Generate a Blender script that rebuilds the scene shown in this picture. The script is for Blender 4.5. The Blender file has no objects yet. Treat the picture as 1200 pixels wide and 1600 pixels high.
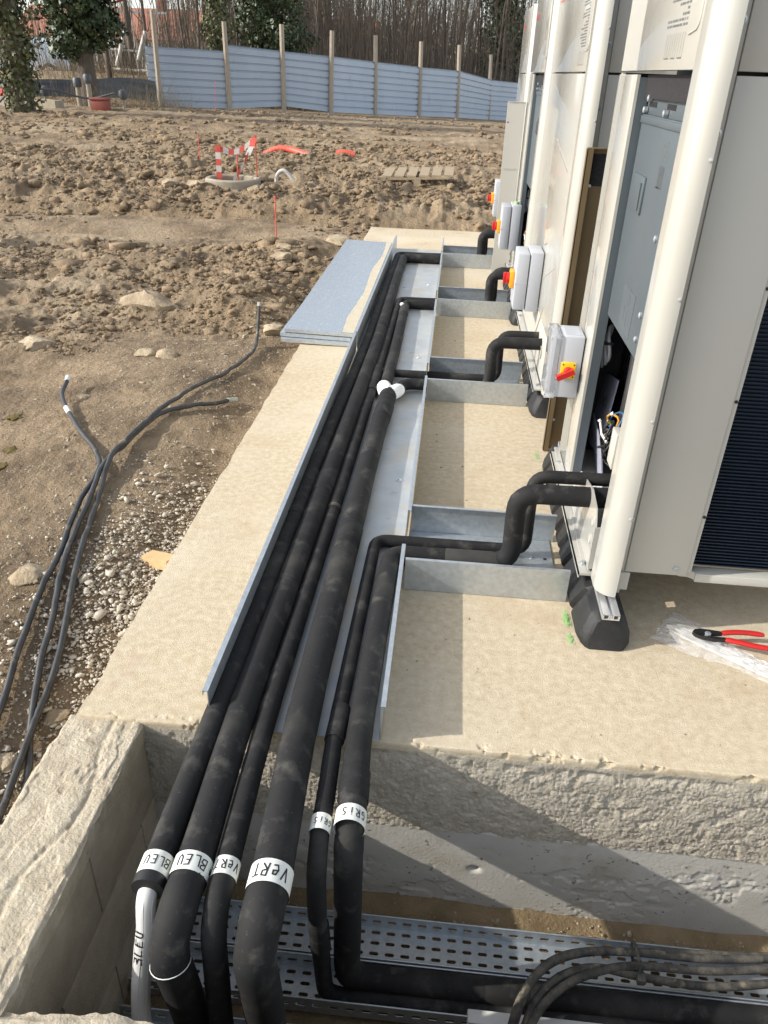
import bpy, bmesh, math, random
import numpy as np
from mathutils import Vector, Matrix, Quaternion
random.seed(7); rng = np.random.default_rng(7)
S = bpy.context.scene; C = S.collection

# ------------------------------------------------------------------ camera, sky, sun, exposure
cam_d = bpy.data.cameras.new('camera'); cam = bpy.data.objects.new('camera', cam_d); C.objects.link(cam)
cam_d.sensor_fit = 'VERTICAL'; cam_d.sensor_height = 32.0; cam_d.lens = 32.0*1203.0/1600.0
cam_d.clip_start = 0.05; cam_d.clip_end = 1500
up = Vector((80, 2100, 1203)).normalized()
fw = Vector((125, 687, -1203)); fw = (fw - up*fw.dot(up)).normalized(); rt = fw.cross(up)
R3 = Matrix((rt, fw, up))
cam.matrix_world = Matrix.Translation((0, 0, 1.3)) @ R3.to_4x4()
S.camera = cam
SUN = Vector((-1.0, -0.25, 0.60)).normalized()          # towards the sun
w = bpy.data.worlds.new('World'); S.world = w; w.use_nodes = True
nt = w.node_tree; bg = nt.nodes['Background']
sky = nt.nodes.new('ShaderNodeTexSky'); sky.sky_type = 'NISHITA'; sky.sun_disc = False
sky.sun_elevation = math.asin(SUN.z); sky.sun_rotation = math.atan2(SUN.x, SUN.y)
sky.air_density = 1.0; sky.dust_density = 1.2; sky.ozone_density = 1.0
hs_ = nt.nodes.new('ShaderNodeHueSaturation'); hs_.inputs['Saturation'].default_value = 0.42
nt.links.new(sky.outputs[0], hs_.inputs['Color']); nt.links.new(hs_.outputs[0], bg.inputs[0]); bg.inputs[1].default_value = 0.15
sd = bpy.data.lights.new('sun', 'SUN'); sd.energy = 2.6; sd.angle = math.radians(0.55); sd.color = (1.0, 0.95, 0.87)
so = bpy.data.objects.new('sun', sd); C.objects.link(so); so.location = (-20, -4, 12)
so.rotation_euler = (-SUN).to_track_quat('-Z', 'Y').to_euler()
S.view_settings.view_transform = 'Standard'; S.view_settings.look = 'None'
S.view_settings.gamma = 1.0; S.view_settings.exposure = 0.96; S.view_settings.use_curve_mapping = False

# ------------------------------------------------------------------ materials
def lin(c): return tuple(c) + (1.0,)
def mat(name, c1, c2=None, scale=8.0, rough=0.7, metal=0.0, bump=0.0, bscale=40.0, bdist=0.01, spots=None, coat=0.0, detail=6.0,
        contrast=0.25, rvar=0.0, alpha=None, trans=0.0, spec=0.5, stretch=None, extra=None):
    m = bpy.data.materials.new(name); m.use_nodes = True
    N = m.node_tree.nodes; L = m.node_tree.links; b = N['Principled BSDF']
    b.inputs['Roughness'].default_value = rough; b.inputs['Metallic'].default_value = metal
    b.inputs['Specular IOR Level'].default_value = spec
    b.inputs['Coat Weight'].default_value = coat
    tc = N.new('ShaderNodeTexCoord'); vec = tc.outputs['Object']
    if stretch:
        mp = N.new('ShaderNodeMapping'); mp.inputs['Scale'].default_value = stretch; L.new(vec, mp.inputs[0]); vec = mp.outputs[0]
    col = None
    if c2 is not None:
        n = N.new('ShaderNodeTexNoise'); n.inputs['Scale'].default_value = scale; n.inputs['Detail'].default_value = detail
        n.inputs['Roughness'].default_value = 0.62; L.new(vec, n.inputs['Vector'])
        r = N.new('ShaderNodeValToRGB'); r.color_ramp.elements[0].position = 0.5 - contrast; r.color_ramp.elements[1].position = 0.5 + contrast
        r.color_ramp.elements[0].color = lin(c1); r.color_ramp.elements[1].color = lin(c2)
        L.new(n.outputs[0], r.inputs[0]); col = r.outputs[0]
        for (sc, lo, hi, cc, amt) in (spots or []):
            n2 = N.new('ShaderNodeTexNoise'); n2.inputs['Scale'].default_value = sc; n2.inputs['Detail'].default_value = 5
            n2.inputs['Roughness'].default_value = 0.6; L.new(vec, n2.inputs['Vector'])
            mr = N.new('ShaderNodeMapRange'); mr.inputs[1].default_value = lo; mr.inputs[2].default_value = hi; mr.inputs[4].default_value = amt
            L.new(n2.outputs[0], mr.inputs[0])
            mx = N.new('ShaderNodeMix'); mx.data_type = 'RGBA'; L.new(mr.outputs[0], mx.inputs[0]); L.new(col, mx.inputs[6])
            mx.inputs[7].default_value = lin(cc); col = mx.outputs[2]
        L.new(col, b.inputs['Base Color'])
        if rvar:
            mr = N.new('ShaderNodeMapRange'); mr.inputs[3].default_value = rough - rvar; mr.inputs[4].default_value = rough + rvar
            L.new(n.outputs[0], mr.inputs[0]); L.new(mr.outputs[0], b.inputs['Roughness'])
    else:
        b.inputs['Base Color'].default_value = lin(c1)
    if bump:
        bn = N.new('ShaderNodeTexNoise'); bn.inputs['Scale'].default_value = bscale; bn.inputs['Detail'].default_value = 8
        bn.inputs['Roughness'].default_value = 0.65; L.new(vec, bn.inputs['Vector'])
        bp = N.new('ShaderNodeBump'); bp.inputs['Strength'].default_value = bump; bp.inputs['Distance'].default_value = bdist
        L.new(bn.outputs[0], bp.inputs['Height']); L.new(bp.outputs[0], b.inputs['Normal'])
    if alpha is not None: b.inputs['Alpha'].default_value = alpha
    if trans: b.inputs['Transmission Weight'].default_value = trans
    return m
M = {}
M['slab'] = mat('pale_concrete', (.45,.365,.24), (.605,.515,.37), 46, .92, bump=.6, bscale=260, bdist=.004, contrast=.185,
    spots=[(3.2,.54,.70,(.44,.33,.205),.6),(1.3,.50,.64,(.62,.545,.415),.65),(.8,.56,.70,(.50,.42,.31),.5),(110,.60,.70,(.30,.235,.15),.6),(320,.60,.68,(.20,.155,.10),.6),(15,.60,.74,(.66,.59,.46),.35),(6,.60,.74,(.46,.33,.24),.4)])
M['cface'] = mat('rough_concrete', (.37,.325,.25), (.55,.495,.40), 30, .95, bump=.8, bscale=150, bdist=.007, contrast=.2, spots=[(90,.6,.75,(.17,.15,.12),.5)])
M['csmooth'] = mat('cast_concrete', (.45,.43,.38), (.57,.545,.49), 6, .95, bump=.4, bscale=110, bdist=.004, spec=.2, contrast=.22,
    spots=[(5,.56,.70,(.36,.30,.21),.6),(70,.64,.68,(.12,.10,.08),.85),(26,.66,.70,(.14,.115,.09),.8)])
M['mortar'] = mat('trowelled_mortar', (.42,.35,.25), (.58,.51,.385), 26, .95, bump=.9, bscale=110, bdist=.009, contrast=.2, spots=[(70,.62,.75,(.25,.20,.14),.5)])
M['block'] = mat('block_wall', (.36,.30,.215), (.48,.41,.31), 14, .95, bump=.8, bscale=120, bdist=.006, contrast=.22)
M['soil'] = mat('muddy_soil', (.15,.103,.058), (.36,.262,.158), 2.3, .97, bump=1.0, bscale=26, bdist=.04, contrast=.17,
    spots=[(.5,.50,.64,(.43,.34,.225),.6),(9,.56,.72,(.13,.09,.05),.6),(40,.60,.74,(.44,.38,.29),.5)])
M['clod'] = mat('soil_clods', (.125,.085,.047), (.36,.262,.16), 6, .97, bump=.9, bscale=60, bdist=.02, contrast=.2, spots=[(30,.58,.72,(.45,.39,.30),.5)])
M['gravel'] = mat('gravel_stone', (.20,.155,.10), (.46,.395,.30), 19, .9, bump=.4, bscale=150, bdist=.004, contrast=.14)
M['rubble'] = mat('pale_crushed_rubble', (.33,.28,.205), (.60,.545,.45), 23, .95, bump=.5, bscale=150, bdist=.004, contrast=.16)
M['rock'] = mat('limestone_rock', (.25,.185,.115), (.50,.405,.275), 9, .95, bump=.9, bscale=35, bdist=.02, contrast=.2)
M['tsoil'] = mat('trench_sand', (.17,.12,.06), (.30,.22,.125), 8, .97, bump=.8, bscale=90, bdist=.012, contrast=.2, spots=[(120,.64,.72,(.5,.45,.36),.7)])
M['galv'] = mat('galvanised_steel', (.42,.46,.49), (.60,.635,.65), 60, .42, .75, bump=.05, bscale=30, bdist=.003, rvar=.1, spots=[(7,.58,.75,(.52,.47,.38),.45)])
M['galv_floor'] = mat('dusty_galvanised_sheet', (.40,.43,.45), (.60,.60,.57), 9, .5, .55, bump=.05, bscale=30, bdist=.003, rvar=.1,
    spots=[(6,.50,.66,(.55,.49,.38),.75),(14,.62,.72,(.33,.25,.17),.6)])
M['galv_cover'] = mat('galvanised_cover_sheet', (.44,.485,.52), (.53,.57,.60), 40, .25, .7, bump=.03, bscale=20, bdist=.003, rvar=.08,
    spots=[(34,.60,.65,(.74,.73,.68),.75),(9,.60,.68,(.66,.66,.63),.4),(3,.62,.72,(.60,.55,.45),.5)])
M['dust'] = mat('dried_cement_dust', (.46,.40,.29), (.58,.52,.40), 20, .9)
M['alu'] = mat('aluminium', (.68,.69,.70), (.78,.78,.79), 30, .4, .8)
M['rubber'] = mat('black_foam_insulation', (.007,.007,.0075), (.015,.015,.015), 14, .78, spec=.35, bump=.15, bscale=60, bdist=.004, contrast=.3,
    spots=[(18,.55,.80,(.15,.14,.12),.5),(5,.52,.72,(.06,.057,.05),.6),(150,.64,.74,(.22,.20,.17),.28)])
M['rubber_dirty'] = mat('muddy_foam_insulation', (.016,.016,.016), (.05,.046,.04), 10, .7, bump=.3, bscale=40, bdist=.006, contrast=.25,
    spots=[(12,.55,.72,(.15,.125,.09),.7)])
M['foot'] = mat('black_recycled_rubber', (.009,.009,.0095), (.02,.02,.021), 20, .6, bump=.5, bscale=140, bdist=.004, spots=[(10,.6,.78,(.15,.14,.13),.5)])
M['tape'] = mat('white_tape', (.66,.67,.61), (.76,.77,.71), 10, .5)
M['ink'] = mat('black_marker', (.012,.012,.014), rough=.6)
M['cream'] = mat('cream_enamel', (.42,.41,.368), (.435,.425,.383), 3, .2, coat=.7, bump=.02, bscale=4, bdist=.004)
M['cream2'] = mat('cream_enamel_matte', (.44,.428,.385), (.455,.44,.398), 3, .4)
M['bluegrey'] = mat('blue_grey_steel', (.10,.122,.136), (.122,.145,.16), 5, .45, .3)
M['foam'] = mat('black_foam', (.012,.011,.012), (.03,.028,.03), 120, .95, bump=.6, bscale=200, bdist=.004)
M['black'] = mat('black_plastic', (.012,.012,.013), rough=.5)
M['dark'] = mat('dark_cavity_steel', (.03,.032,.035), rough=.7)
M['coil'] = mat('coated_fins', (.006,.014,.03), (.012,.024,.045), 40, .42, .35)
M['bronze'] = mat('bronze_brown_sheet', (.16,.115,.06), (.20,.145,.08), 5, .45, .35)
M['boxgrey'] = mat('grey_plastic_box', (.43,.445,.475), (.46,.475,.505), 5, .4)
M['clear'] = mat('smoky_clear_plastic', (.75,.77,.79), rough=.08, trans=.75, alpha=.75)
M['yellow'] = mat('yellow_plastic', (.85,.52,.01), rough=.4)
M['orange'] = mat('orange_plastic', (.90,.36,.02), rough=.4)
M['red'] = mat('red_plastic', (.50,.018,.015), rough=.4)
M['redink'] = mat('red_print', (.55,.03,.03), rough=.5)
M['greyink'] = mat('grey_print', (.12,.12,.12), rough=.6)
M['white'] = mat('white_plastic', (.56,.55,.52), (.64,.63,.60), 12, .5)
M['foamwhite'] = mat('white_foam', (.78,.78,.76), (.86,.86,.84), 40, .8, bump=.2, bscale=80, bdist=.004)
M['cable'] = mat('black_cable', (.02,.021,.023), (.06,.06,.06), 18, .5, spots=[(15,.58,.72,(.22,.19,.15),.7)])
M['cable_mud'] = mat('muddy_cable', (.035,.034,.031), (.11,.10,.082), 35, .85, bump=.6, bscale=80, bdist=.006, contrast=.12, spots=[(26,.60,.68,(.30,.255,.18),.6)])
M['wood'] = mat('weathered_wood', (.30,.25,.19), (.46,.40,.32), 4, .9, stretch=(12,12,1), bump=.4, bscale=10, bdist=.01)
M['freshwood'] = mat('fresh_wood', (.50,.30,.14), (.62,.42,.22), 5, .8, stretch=(3,20,20))
M['fence'] = mat('blue_grey_sheet', (.385,.455,.545), (.45,.52,.61), 1.2, .5, .15, spots=[(3,.6,.75,(.20,.22,.24),.4)], stretch=(1,1,.4))
M['blackpl'] = mat('dark_grey_sheet', (.05,.055,.06), (.09,.095,.10), 3, .5)
M['bark'] = mat('grey_brown_bark', (.07,.055,.042), (.16,.13,.10), 5, .95, stretch=(6,6,1), bump=.7, bscale=9, bdist=.03)
M['twig'] = mat('bare_twigs', (.075,.06,.045), (.17,.135,.10), .9, .9)
M['twig2'] = mat('dry_stems', (.20,.155,.095), (.33,.26,.165), .8, .9)
M['ivy'] = mat('ivy_leaves', (.015,.03,.010), (.055,.085,.025), 2.2, .5, contrast=.18)
M['ivy2'] = mat('olive_leaves', (.05,.06,.02), (.12,.125,.045), 2.2, .6, contrast=.18)
M['tapered'] = mat('red_barrier_tape', (.50,.06,.04), (.60,.10,.07), 9, .6)
M['tapewhite'] = mat('white_barrier_tape', (.42,.39,.34), (.58,.55,.50), 9, .6)
M['dullred'] = mat('dull_red_paint', (.20,.05,.035), (.27,.07,.05), 5, .7)
M['redtube'] = mat('red_corrugated_duct', (.58,.08,.045), (.66,.13,.08), 10, .55)
M['conc2'] = mat('precast_concrete', (.26,.22,.165), (.38,.33,.25), 8, .9, bump=.4, bscale=50)
M['carpaint'] = mat('grey_car_paint', (.30,.33,.37), rough=.25, coat=.6, metal=.3)
M['glass'] = mat('car_glass', (.02,.025,.03), rough=.08)
M['roof'] = mat('red_tile_roof', (.30,.12,.075), (.38,.17,.11), 2, .9)
M['plaster'] = mat('pale_plaster', (.5,.46,.40), (.56,.52,.46), 2, .9)
M['green'] = mat('green_spray_paint', (.24,.55,.15), (.40,.64,.28), 60, .8)
M['blue'] = mat('blue_wire', (.03,.10,.22), rough=.45)
M['wireo'] = mat('orange_wire', (.6,.28,.04), rough=.45)
M['wirey'] = mat('yellow_wire', (.62,.5,.06), rough=.45)
M['greywire'] = mat('grey_cable', (.42,.42,.43), rough=.45)
M['paper'] = mat('shaded_printed_paper', (.24,.245,.31), (.30,.305,.37), 6, .7)  # darker lavender: shade inside the unit cavity put into the paper colour
M['plastic'] = mat('clear_polythene', (.88,.89,.90), rough=.18, alpha=.26, spec=.9)
M['slat'] = mat('pallet_wood', (.27,.205,.125), (.40,.32,.21), 5, .9, stretch=(2,14,14))
M['moss'] = mat('yellow_moss', (.10,.085,.025), (.24,.17,.04), 60, .95, bump=1.0, bscale=120, bdist=.02)

# ------------------------------------------------------------------ mesh helpers
class MB:
    def __init__(s): s.v = []; s.f = []; s.mi = []
    def add(s, vs, fs, mi=0):
        o = len(s.v); s.v += [tuple(p) for p in vs]; s.f += [tuple(i+o for i in f) for f in fs]; s.mi += [mi]*len(fs); return s
    def box(s, x0, x1, y0, y1, z0, z1, bev=0.0, mi=0):
        if bev > 0:
            bm = bmesh.new(); bmesh.ops.create_cube(bm, size=1)
            for v in bm.verts: v.co = Vector(((x0+x1)/2+v.co.x*(x1-x0), (y0+y1)/2+v.co.y*(y1-y0), (z0+z1)/2+v.co.z*(z1-z0)))
            bmesh.ops.bevel(bm, geom=list(bm.edges), offset=bev, segments=2, affect='EDGES', profile=.5)
            bm.verts.index_update()
            s.add([v.co[:] for v in bm.verts], [[v.index for v in f.verts] for f in bm.faces], mi); bm.free(); return s
        vs = [(x,y,z) for x in (x0,x1) for y in (y0,y1) for z in (z0,z1)]
        return s.add(vs, [(0,1,3,2),(4,6,7,5),(0,4,5,1),(2,3,7,6),(0,2,6,4),(1,5,7,3)], mi)
    def obox(s, c, ax, ay, az, mi=0):       # oriented box: centre, three half vectors
        c, ax, ay, az = Vector(c), Vector(ax), Vector(ay), Vector(az)
        vs = [c+ax*i+ay*j+az*k for i in (-1,1) for j in (-1,1) for k in (-1,1)]
        return s.add(vs, [(0,1,3,2),(4,6,7,5),(0,4,5,1),(2,3,7,6),(0,2,6,4),(1,5,7,3)], mi)
    def tube(s, pts, r, n=10, caps=True, mi=0, flat=1.0):
        pts = [Vector(p) for p in pts]; m = len(pts)
        rs = r if isinstance(r, (list, tuple)) else [r]*m
        T = [(pts[min(i+1,m-1)]-pts[max(i-1,0)]).normalized() for i in range(m)]
        a = Vector((0,0,1)) if abs(T[0].z) < .9 else Vector((1,0,0))
        u = (a - T[0]*a.dot(T[0])).normalized(); vs = []
        for i in range(m):
            u = (u - T[i]*u.dot(T[i])).normalized(); b = T[i].cross(u)
            for k in range(n):
                t = 2*math.pi*k/n; vs.append(pts[i] + (u*math.cos(t)*flat + b*math.sin(t))*rs[i])
        fs = [(i*n+k, i*n+(k+1)%n, (i+1)*n+(k+1)%n, (i+1)*n+k) for i in range(m-1) for k in range(n)]
        if caps: fs += [tuple(reversed(range(n))), tuple((m-1)*n+k for k in range(n))]
        return s.add(vs, fs, mi)
    def lathe(s, c, prof, n=16, axis='z', mi=0):
        vs = []
        for (r, h) in prof:
            for k in range(n):
                t = 2*math.pi*k/n; a, b = r*math.cos(t), r*math.sin(t)
                p = {'z':(a,b,h), 'x':(h,a,b), 'y':(b,h,a)}[axis]; vs.append((c[0]+p[0], c[1]+p[1], c[2]+p[2]))
        m = len(prof); fs = [(i*n+k, i*n+(k+1)%n, (i+1)*n+(k+1)%n, (i+1)*n+k) for i in range(m-1) for k in range(n)]
        fs += [tuple(reversed(range(n))), tuple((m-1)*n+k for k in range(n))]
        return s.add(vs, fs, mi)
    def prism(s, poly, lo, hi, axis='z', mi=0):   # polygon in the two other axes, extruded along axis
        def p3(a, b, h): return {'z':(a,b,h), 'y':(a,h,b), 'x':(h,a,b)}[axis]
        n = len(poly); vs = [p3(a,b,lo) for a,b in poly] + [p3(a,b,hi) for a,b in poly]
        return s.add(vs, [tuple(reversed(range(n))), tuple(range(n,2*n))] + [(k,(k+1)%n,n+(k+1)%n,n+k) for k in range(n)], mi)
def mesh_obj(name, me, mats, parent=None, loc=None):
    for m in (mats if isinstance(mats, (list, tuple)) else [mats]): me.materials.append(M[m])
    o = bpy.data.objects.new(name, me); C.objects.link(o)
    if parent is not None: o.parent = parent
    if loc is not None: o.location = loc
    return o
def root_loc(p):
    while p.parent is not None: p = p.parent
    return Vector(p.location)
def build(name, mb, mats, parent=None, smooth=None, fixn=True):
    """one mesh object; geometry given in world coordinates"""
    off = root_loc(parent) if parent is not None else None
    v = [tuple(Vector(p)-off) for p in mb.v] if off is not None and off.length > 0 else mb.v
    me = bpy.data.meshes.new(name); me.from_pydata(v, [], mb.f)
    if any(mb.mi): me.polygons.foreach_set('material_index', mb.mi)
    if fixn:
        bm = bmesh.new(); bm.from_mesh(me); bmesh.ops.recalc_face_normals(bm, faces=bm.faces); bm.to_mesh(me); bm.free()
    if smooth is not None:
        me.polygons.foreach_set('use_smooth', [True]*len(me.polygons))
        if smooth < 180: me.set_sharp_from_angle(angle=math.radians(smooth))
    return mesh_obj(name, me, mats, parent)
def np_mesh(name, v, f, mats, smooth=False, parent=None, sharp=None):
    me = bpy.data.meshes.new(name); n = len(f); k = f.shape[1]
    me.vertices.add(len(v)); me.vertices.foreach_set('co', np.ascontiguousarray(v, dtype=np.float32).ravel())
    me.loops.add(n*k); me.loops.foreach_set('vertex_index', np.ascontiguousarray(f, dtype=np.int32).ravel())
    me.polygons.add(n); me.polygons.foreach_set('loop_start', np.arange(0, n*k, k, dtype=np.int32))
    me.update(calc_edges=True)
    if smooth: me.polygons.foreach_set('use_smooth', np.ones(n, dtype=bool))
    if sharp: me.set_sharp_from_angle(angle=math.radians(sharp))
    return mesh_obj(name, me, mats, parent)
def tag(o, label, cat, group=None):
    o['label'] = label; o['category'] = cat
    if group: o['group'] = group
    return o
def thing(name, label, cat, loc=(0,0,0), group=None):
    o = bpy.data.objects.new(name, None); C.objects.link(o); o.location = loc; o.empty_display_size = .1
    return tag(o, label, cat, group)
def kind(o, k): o['kind'] = k; return o
def fillet(pts, r, n=6):
    pts = [Vector(p) for p in pts]; out = [pts[0]]
    rr = r if isinstance(r, (list, tuple)) else [r]*(len(pts)-2)
    for i in range(1, len(pts)-1):
        a, b, c = pts[i-1], pts[i], pts[i+1]; d1 = (a-b); d2 = (c-b)
        k = min(rr[i-1], d1.length*.48, d2.length*.48)
        p, q = b+d1.normalized()*k, b+d2.normalized()*k
        for j in range(n+1):
            t = j/n; out.append(p*(1-t)**2 + b*2*t*(1-t) + q*t*t)
    out.append(pts[-1]); return out
def smooth_path(pts, n=8):     # Catmull-Rom
    P = [Vector(p) for p in pts]; P = [P[0]*2-P[1]] + P + [P[-1]*2-P[-2]]; out = []
    for i in range(1, len(P)-2):
        a, b, c, d = P[i-1:i+3]
        for j in range(n):
            t = j/n; out.append(.5*((2*b)+(c-a)*t+(2*a-5*b+4*c-d)*t*t+(3*b-a-3*c+d)*t**3))
    out.append(P[-2]); return out
# value noise on numpy arrays
def vnoise(x, y, seed=0):
    xi = np.floor(x).astype(np.int64); yi = np.floor(y).astype(np.int64); xf = x-xi; yf = y-yi
    def h(a, b):
        n = (a*374761393 + b*668265263 + seed*982451653) & 0xffffffff
        n = ((n ^ (n >> 13))*1274126177) & 0xffffffff
        return ((n ^ (n >> 16)) & 0xffff)/65535.0
    u = xf*xf*xf*(xf*(xf*6-15)+10); v = yf*yf*yf*(yf*(yf*6-15)+10)
    return (h(xi,yi)*(1-u)+h(xi+1,yi)*u)*(1-v) + (h(xi,yi+1)*(1-u)+h(xi+1,yi+1)*u)*v
def fbm(x, y, o=4, seed=0, g=.5, billow=False):
    t = 0; a = 1; s = 0
    for i in range(o):
        n = vnoise(x*2**i+i*17.3, y*2**i-i*9.1, seed+i)
        if billow: n = np.abs(n*2-1)
        t = t + a*n; s += a; a *= g
    return t/s
def sst(a, b, x): t = np.clip((x-a)/(b-a), 0, 1); return t*t*(3-2*t)

# ------------------------------------------------------------------ ground
def ground_z(x, y):
    x = np.asarray(x, dtype=float); y = np.asarray(y, dtype=float)
    far = .19 - .03*(np.clip(y,0,46)-20) - .015*(np.clip(x,-14,8)+5)
    z = -.10 + (far+.10)*sst(12, 24, y)
    z = z - .10*sst(1.9, 1.1, y)*sst(-1.5,-1.0,x)
    z = z + .9*sst(24.5, 30, y)*sst(-9.3, -11, x) - .25*sst(2.0,.2,y)*sst(-2.5,-1.2,x)*.5
    mound = np.exp(-((x+1.35)/.50)**2-((y-3.15)/.95)**2); z = z + .075*mound
    z = z - .035*np.exp(-((x+.86)/.12)**2)*sst(6.5,4.8,y)*sst(.4,1.,y)                   # gutter along the slab
    heap = np.exp(-((x+1.35-.02*(y-5.5))/.33)**2)*sst(4.3,5.0,y)*sst(8.0,6.8,y); z = z + .09*heap
    nearq = sst(2.4,1.7,-x)*sst(4.9,3.9,y)                                              # smoother gravelly patch by the slab
    rough = 1-.86*nearq
    flat = sst(6.9,7.5,y)*sst(9.2,8.5,y)                                                # wheel track
    rough = rough*(1-.6*flat); z = z - .05*flat
    ridge = sst(8.4,9.4,y)*sst(15.0,12.2,y)
    z = z + ridge*(.06+.20*(fbm(x*.55,y*.8,3,3)-.45))
    amp = .070 + .085*ridge + .03*sst(3.5,5,y)*sst(8,6,y)
    fr = sst(34, 14, y)*.7+.3
    z = z + rough*fr*amp*(1.6*(fbm(x*2.3,y*2.3,5,11,.55)-.5) + 1.0*(.5-fbm(x*4.1,y*4.1,4,21,.6,True)))
    z = z + rough*sst(13,16,y)*(1-sst(30,45,y))*.10*(fbm(x*.18,y*1.1,4,31,.55)-.5)        # streaky ruts further off
    for c_, w_ in ((7.55,.10),(8.45,.11),(16.2,.22),(18.1,.22),(21.5,.3)):
        z = z - .055*np.exp(-((y-c_-.25*np.sin(x*.35+c_))/w_)**2)
    z = z + flat*.045*(fbm(x*.45,y*4.5,4,37,.6)-.5)
    z = z + nearq*.012*(fbm(x*9,y*9,4,5,.6)-.5)*2
    return z
ys = [-6.0]
while ys[-1] < 420:
    d = ys[-1]; ys.append(d + (max(.014, .0058*d) if d > .5 else .25 if d < -.3 else .1) * (1 if d < 40 else 1+(d-40)*.15))
ys = np.array(ys)
ss = np.concatenate([np.linspace(-2.6,-.62,60,endpoint=False), np.linspace(-.62,.12,430,endpoint=False), np.linspace(.12,2.2,50)])
GX = ss[None,:]*(np.abs(ys)[:,None]+1.5); GY = np.repeat(ys[:,None], len(ss), 1)
GZ = ground_z(GX, GY)
inside = (GX > -.735) & (GY > .30) & (GY < 7.62); GZ = np.where(inside, -.75, GZ)
nr, nc = GX.shape; idx = np.arange(nr*nc).reshape(nr,nc)
F = np.stack([idx[:-1,:-1], idx[:-1,1:], idx[1:,1:], idx[1:,:-1]], -1).reshape(-1,4)
kind(np_mesh('ground', np.stack([GX,GY,GZ],-1).reshape(-1,3), F, 'soil', smooth=True), 'structure')

# lumps of earth and gravel (uncountable)
def ico_variants(n, sub, seed, squash=.75, rough=.35, nd=9, cmin=.45):
    out = []; r = random.Random(seed)
    for i in range(n):
        bm = bmesh.new(); bmesh.ops.create_icosphere(bm, subdivisions=sub, radius=1)
        dirs = [Vector((r.gauss(0,1), r.gauss(0,1), r.gauss(0,1))).normalized() for _ in range(nd)]; cut = [r.uniform(cmin,.95) for _ in dirs]
        for v in bm.verts:
            for dd, cc in zip(dirs, cut):
                t = v.co.dot(dd)
                if t > cc: v.co -= dd*(t-cc)
            v.co *= 1+r.uniform(-rough,rough)*.75; v.co.z *= squash
        bm.verts.index_update()
        out.append((np.array([v.co[:] for v in bm.verts]), np.array([[v.index for v in f.verts] for f in bm.faces]))); bm.free()
    return out
def crumbs(n, seed, lobes=4, sub=1):
    base = ico_variants(24, sub, seed, .8, .5); r = random.Random(seed+50); out = []
    for i in range(n):
        V_, F_, o_ = [], [], 0
        for k in range(lobes):
            bv, bf = base[r.randrange(24)]; s_ = r.uniform(.35,.75) if k else .8; c_ = np.array([r.gauss(0,.48), r.gauss(0,.48), r.uniform(-.25,.35)]) if k else np.zeros(3)
            V_.append(bv*s_*np.array([r.uniform(.7,1.3),r.uniform(.7,1.3),r.uniform(.7,1.2)])+c_); F_.append(bf+o_); o_ += len(bv)
        out.append((np.concatenate(V_), np.concatenate(F_)))
    return out
def scatter(name, P, size, var, mats, smooth=False, sink=.3):
    V = []; Fs = []; o = 0; n = len(P)
    which = rng.integers(0, len(var), n); ang = rng.uniform(0, 2*np.pi, n); sx = rng.uniform(.7,1.35,n); sy = rng.uniform(.7,1.3,n); sz = rng.uniform(.6,1.1,n)
    for k, (bv, bf) in enumerate(var):
        I = np.where(which == k)[0]
        if not len(I): continue
        c, s_ = np.cos(ang[I])[:,None], np.sin(ang[I])[:,None]
        x = bv[None,:,0]*sx[I][:,None]; y = bv[None,:,1]*sy[I][:,None]; z = bv[None,:,2]*sz[I][:,None]
        X = (x*c-y*s_)*size[I][:,None]+P[I,0][:,None]; Y = (x*s_+y*c)*size[I][:,None]+P[I,1][:,None]; Z = z*size[I][:,None]+P[I,2][:,None]+size[I][:,None]*sink
        V.append(np.stack([X,Y,Z],-1).reshape(-1,3)); Fs.append((bf[None]+(np.arange(len(I))*len(bv))[:,None,None]+o).reshape(-1,3)); o += len(I)*len(bv)
    return kind(np_mesh(name, np.concatenate(V), np.concatenate(Fs), mats, smooth), 'stuff')
def free(P): return ~((P[:,0] > -.80) & (P[:,1] > .3) & (P[:,1] < 7.78))
def field(n, y0, y1, lo, hi, base, pw, seedn, thr, xl=-.66, xr=.10):
    y = np.exp(rng.uniform(math.log(y0), math.log(y1), n)); x = rng.uniform(0,1,n)*((xr-xl)*y+1.4)+xl*y-.9
    m = (fbm(x*.9, y*.9, 3, seedn) > thr-rng.uniform(0,.18,n)) & ((fbm(x*.13, y*.62, 3, 99) > .47-rng.uniform(0,.05,n)) | (y < 13)) & ((fbm(x*.35, y*1.1, 3, 98) > .43-rng.uniform(0,.06,n)) | (y > 10)); x, y = x[m], y[m]
    sz = np.clip(base*np.exp(rng.normal(0,.60,len(x)))*y**pw, lo, hi)
    P = np.stack([x, y, ground_z(x,y)], -1); k = free(P); return P[k], sz[k]
P, sz = field(30000, 3.0, 17, .005, .14, .0042, .80, 41, .50)
k = ~((P[:,1] < 4.4) & (P[:,0] > -1.9)) & ~((np.abs(P[:,1]-8.0) < .85) & (rng.uniform(0,1,len(P)) < .75)); scatter('soil_clods', P[k], sz[k], crumbs(14,1,3), 'clod', sink=-.1)
P, sz = field(14000, 6, 30, .008, .12, .0042, .78, 43, .5); scatter('far_soil_clods', P, sz, crumbs(10,2,2), 'clod', sink=.1)
n = 26000; y = rng.uniform(.45, 5.6, n); x = -.80-np.abs(rng.normal(0,.62,n)); sz = np.clip((.0030*np.exp(rng.normal(0,.55,n))), .0012, .022)
P = np.stack([x,y,ground_z(x,y)],-1); scatter('gravel', P, sz, crumbs(8,3,2), 'gravel', sink=-.05)
n = 4200; y = 1.80+rng.normal(0,.38,n); x = -.83-np.abs(rng.normal(0,.16,n)); sz = np.clip(.0040*np.exp(rng.normal(0,.55,n)), .0015, .024)
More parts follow.
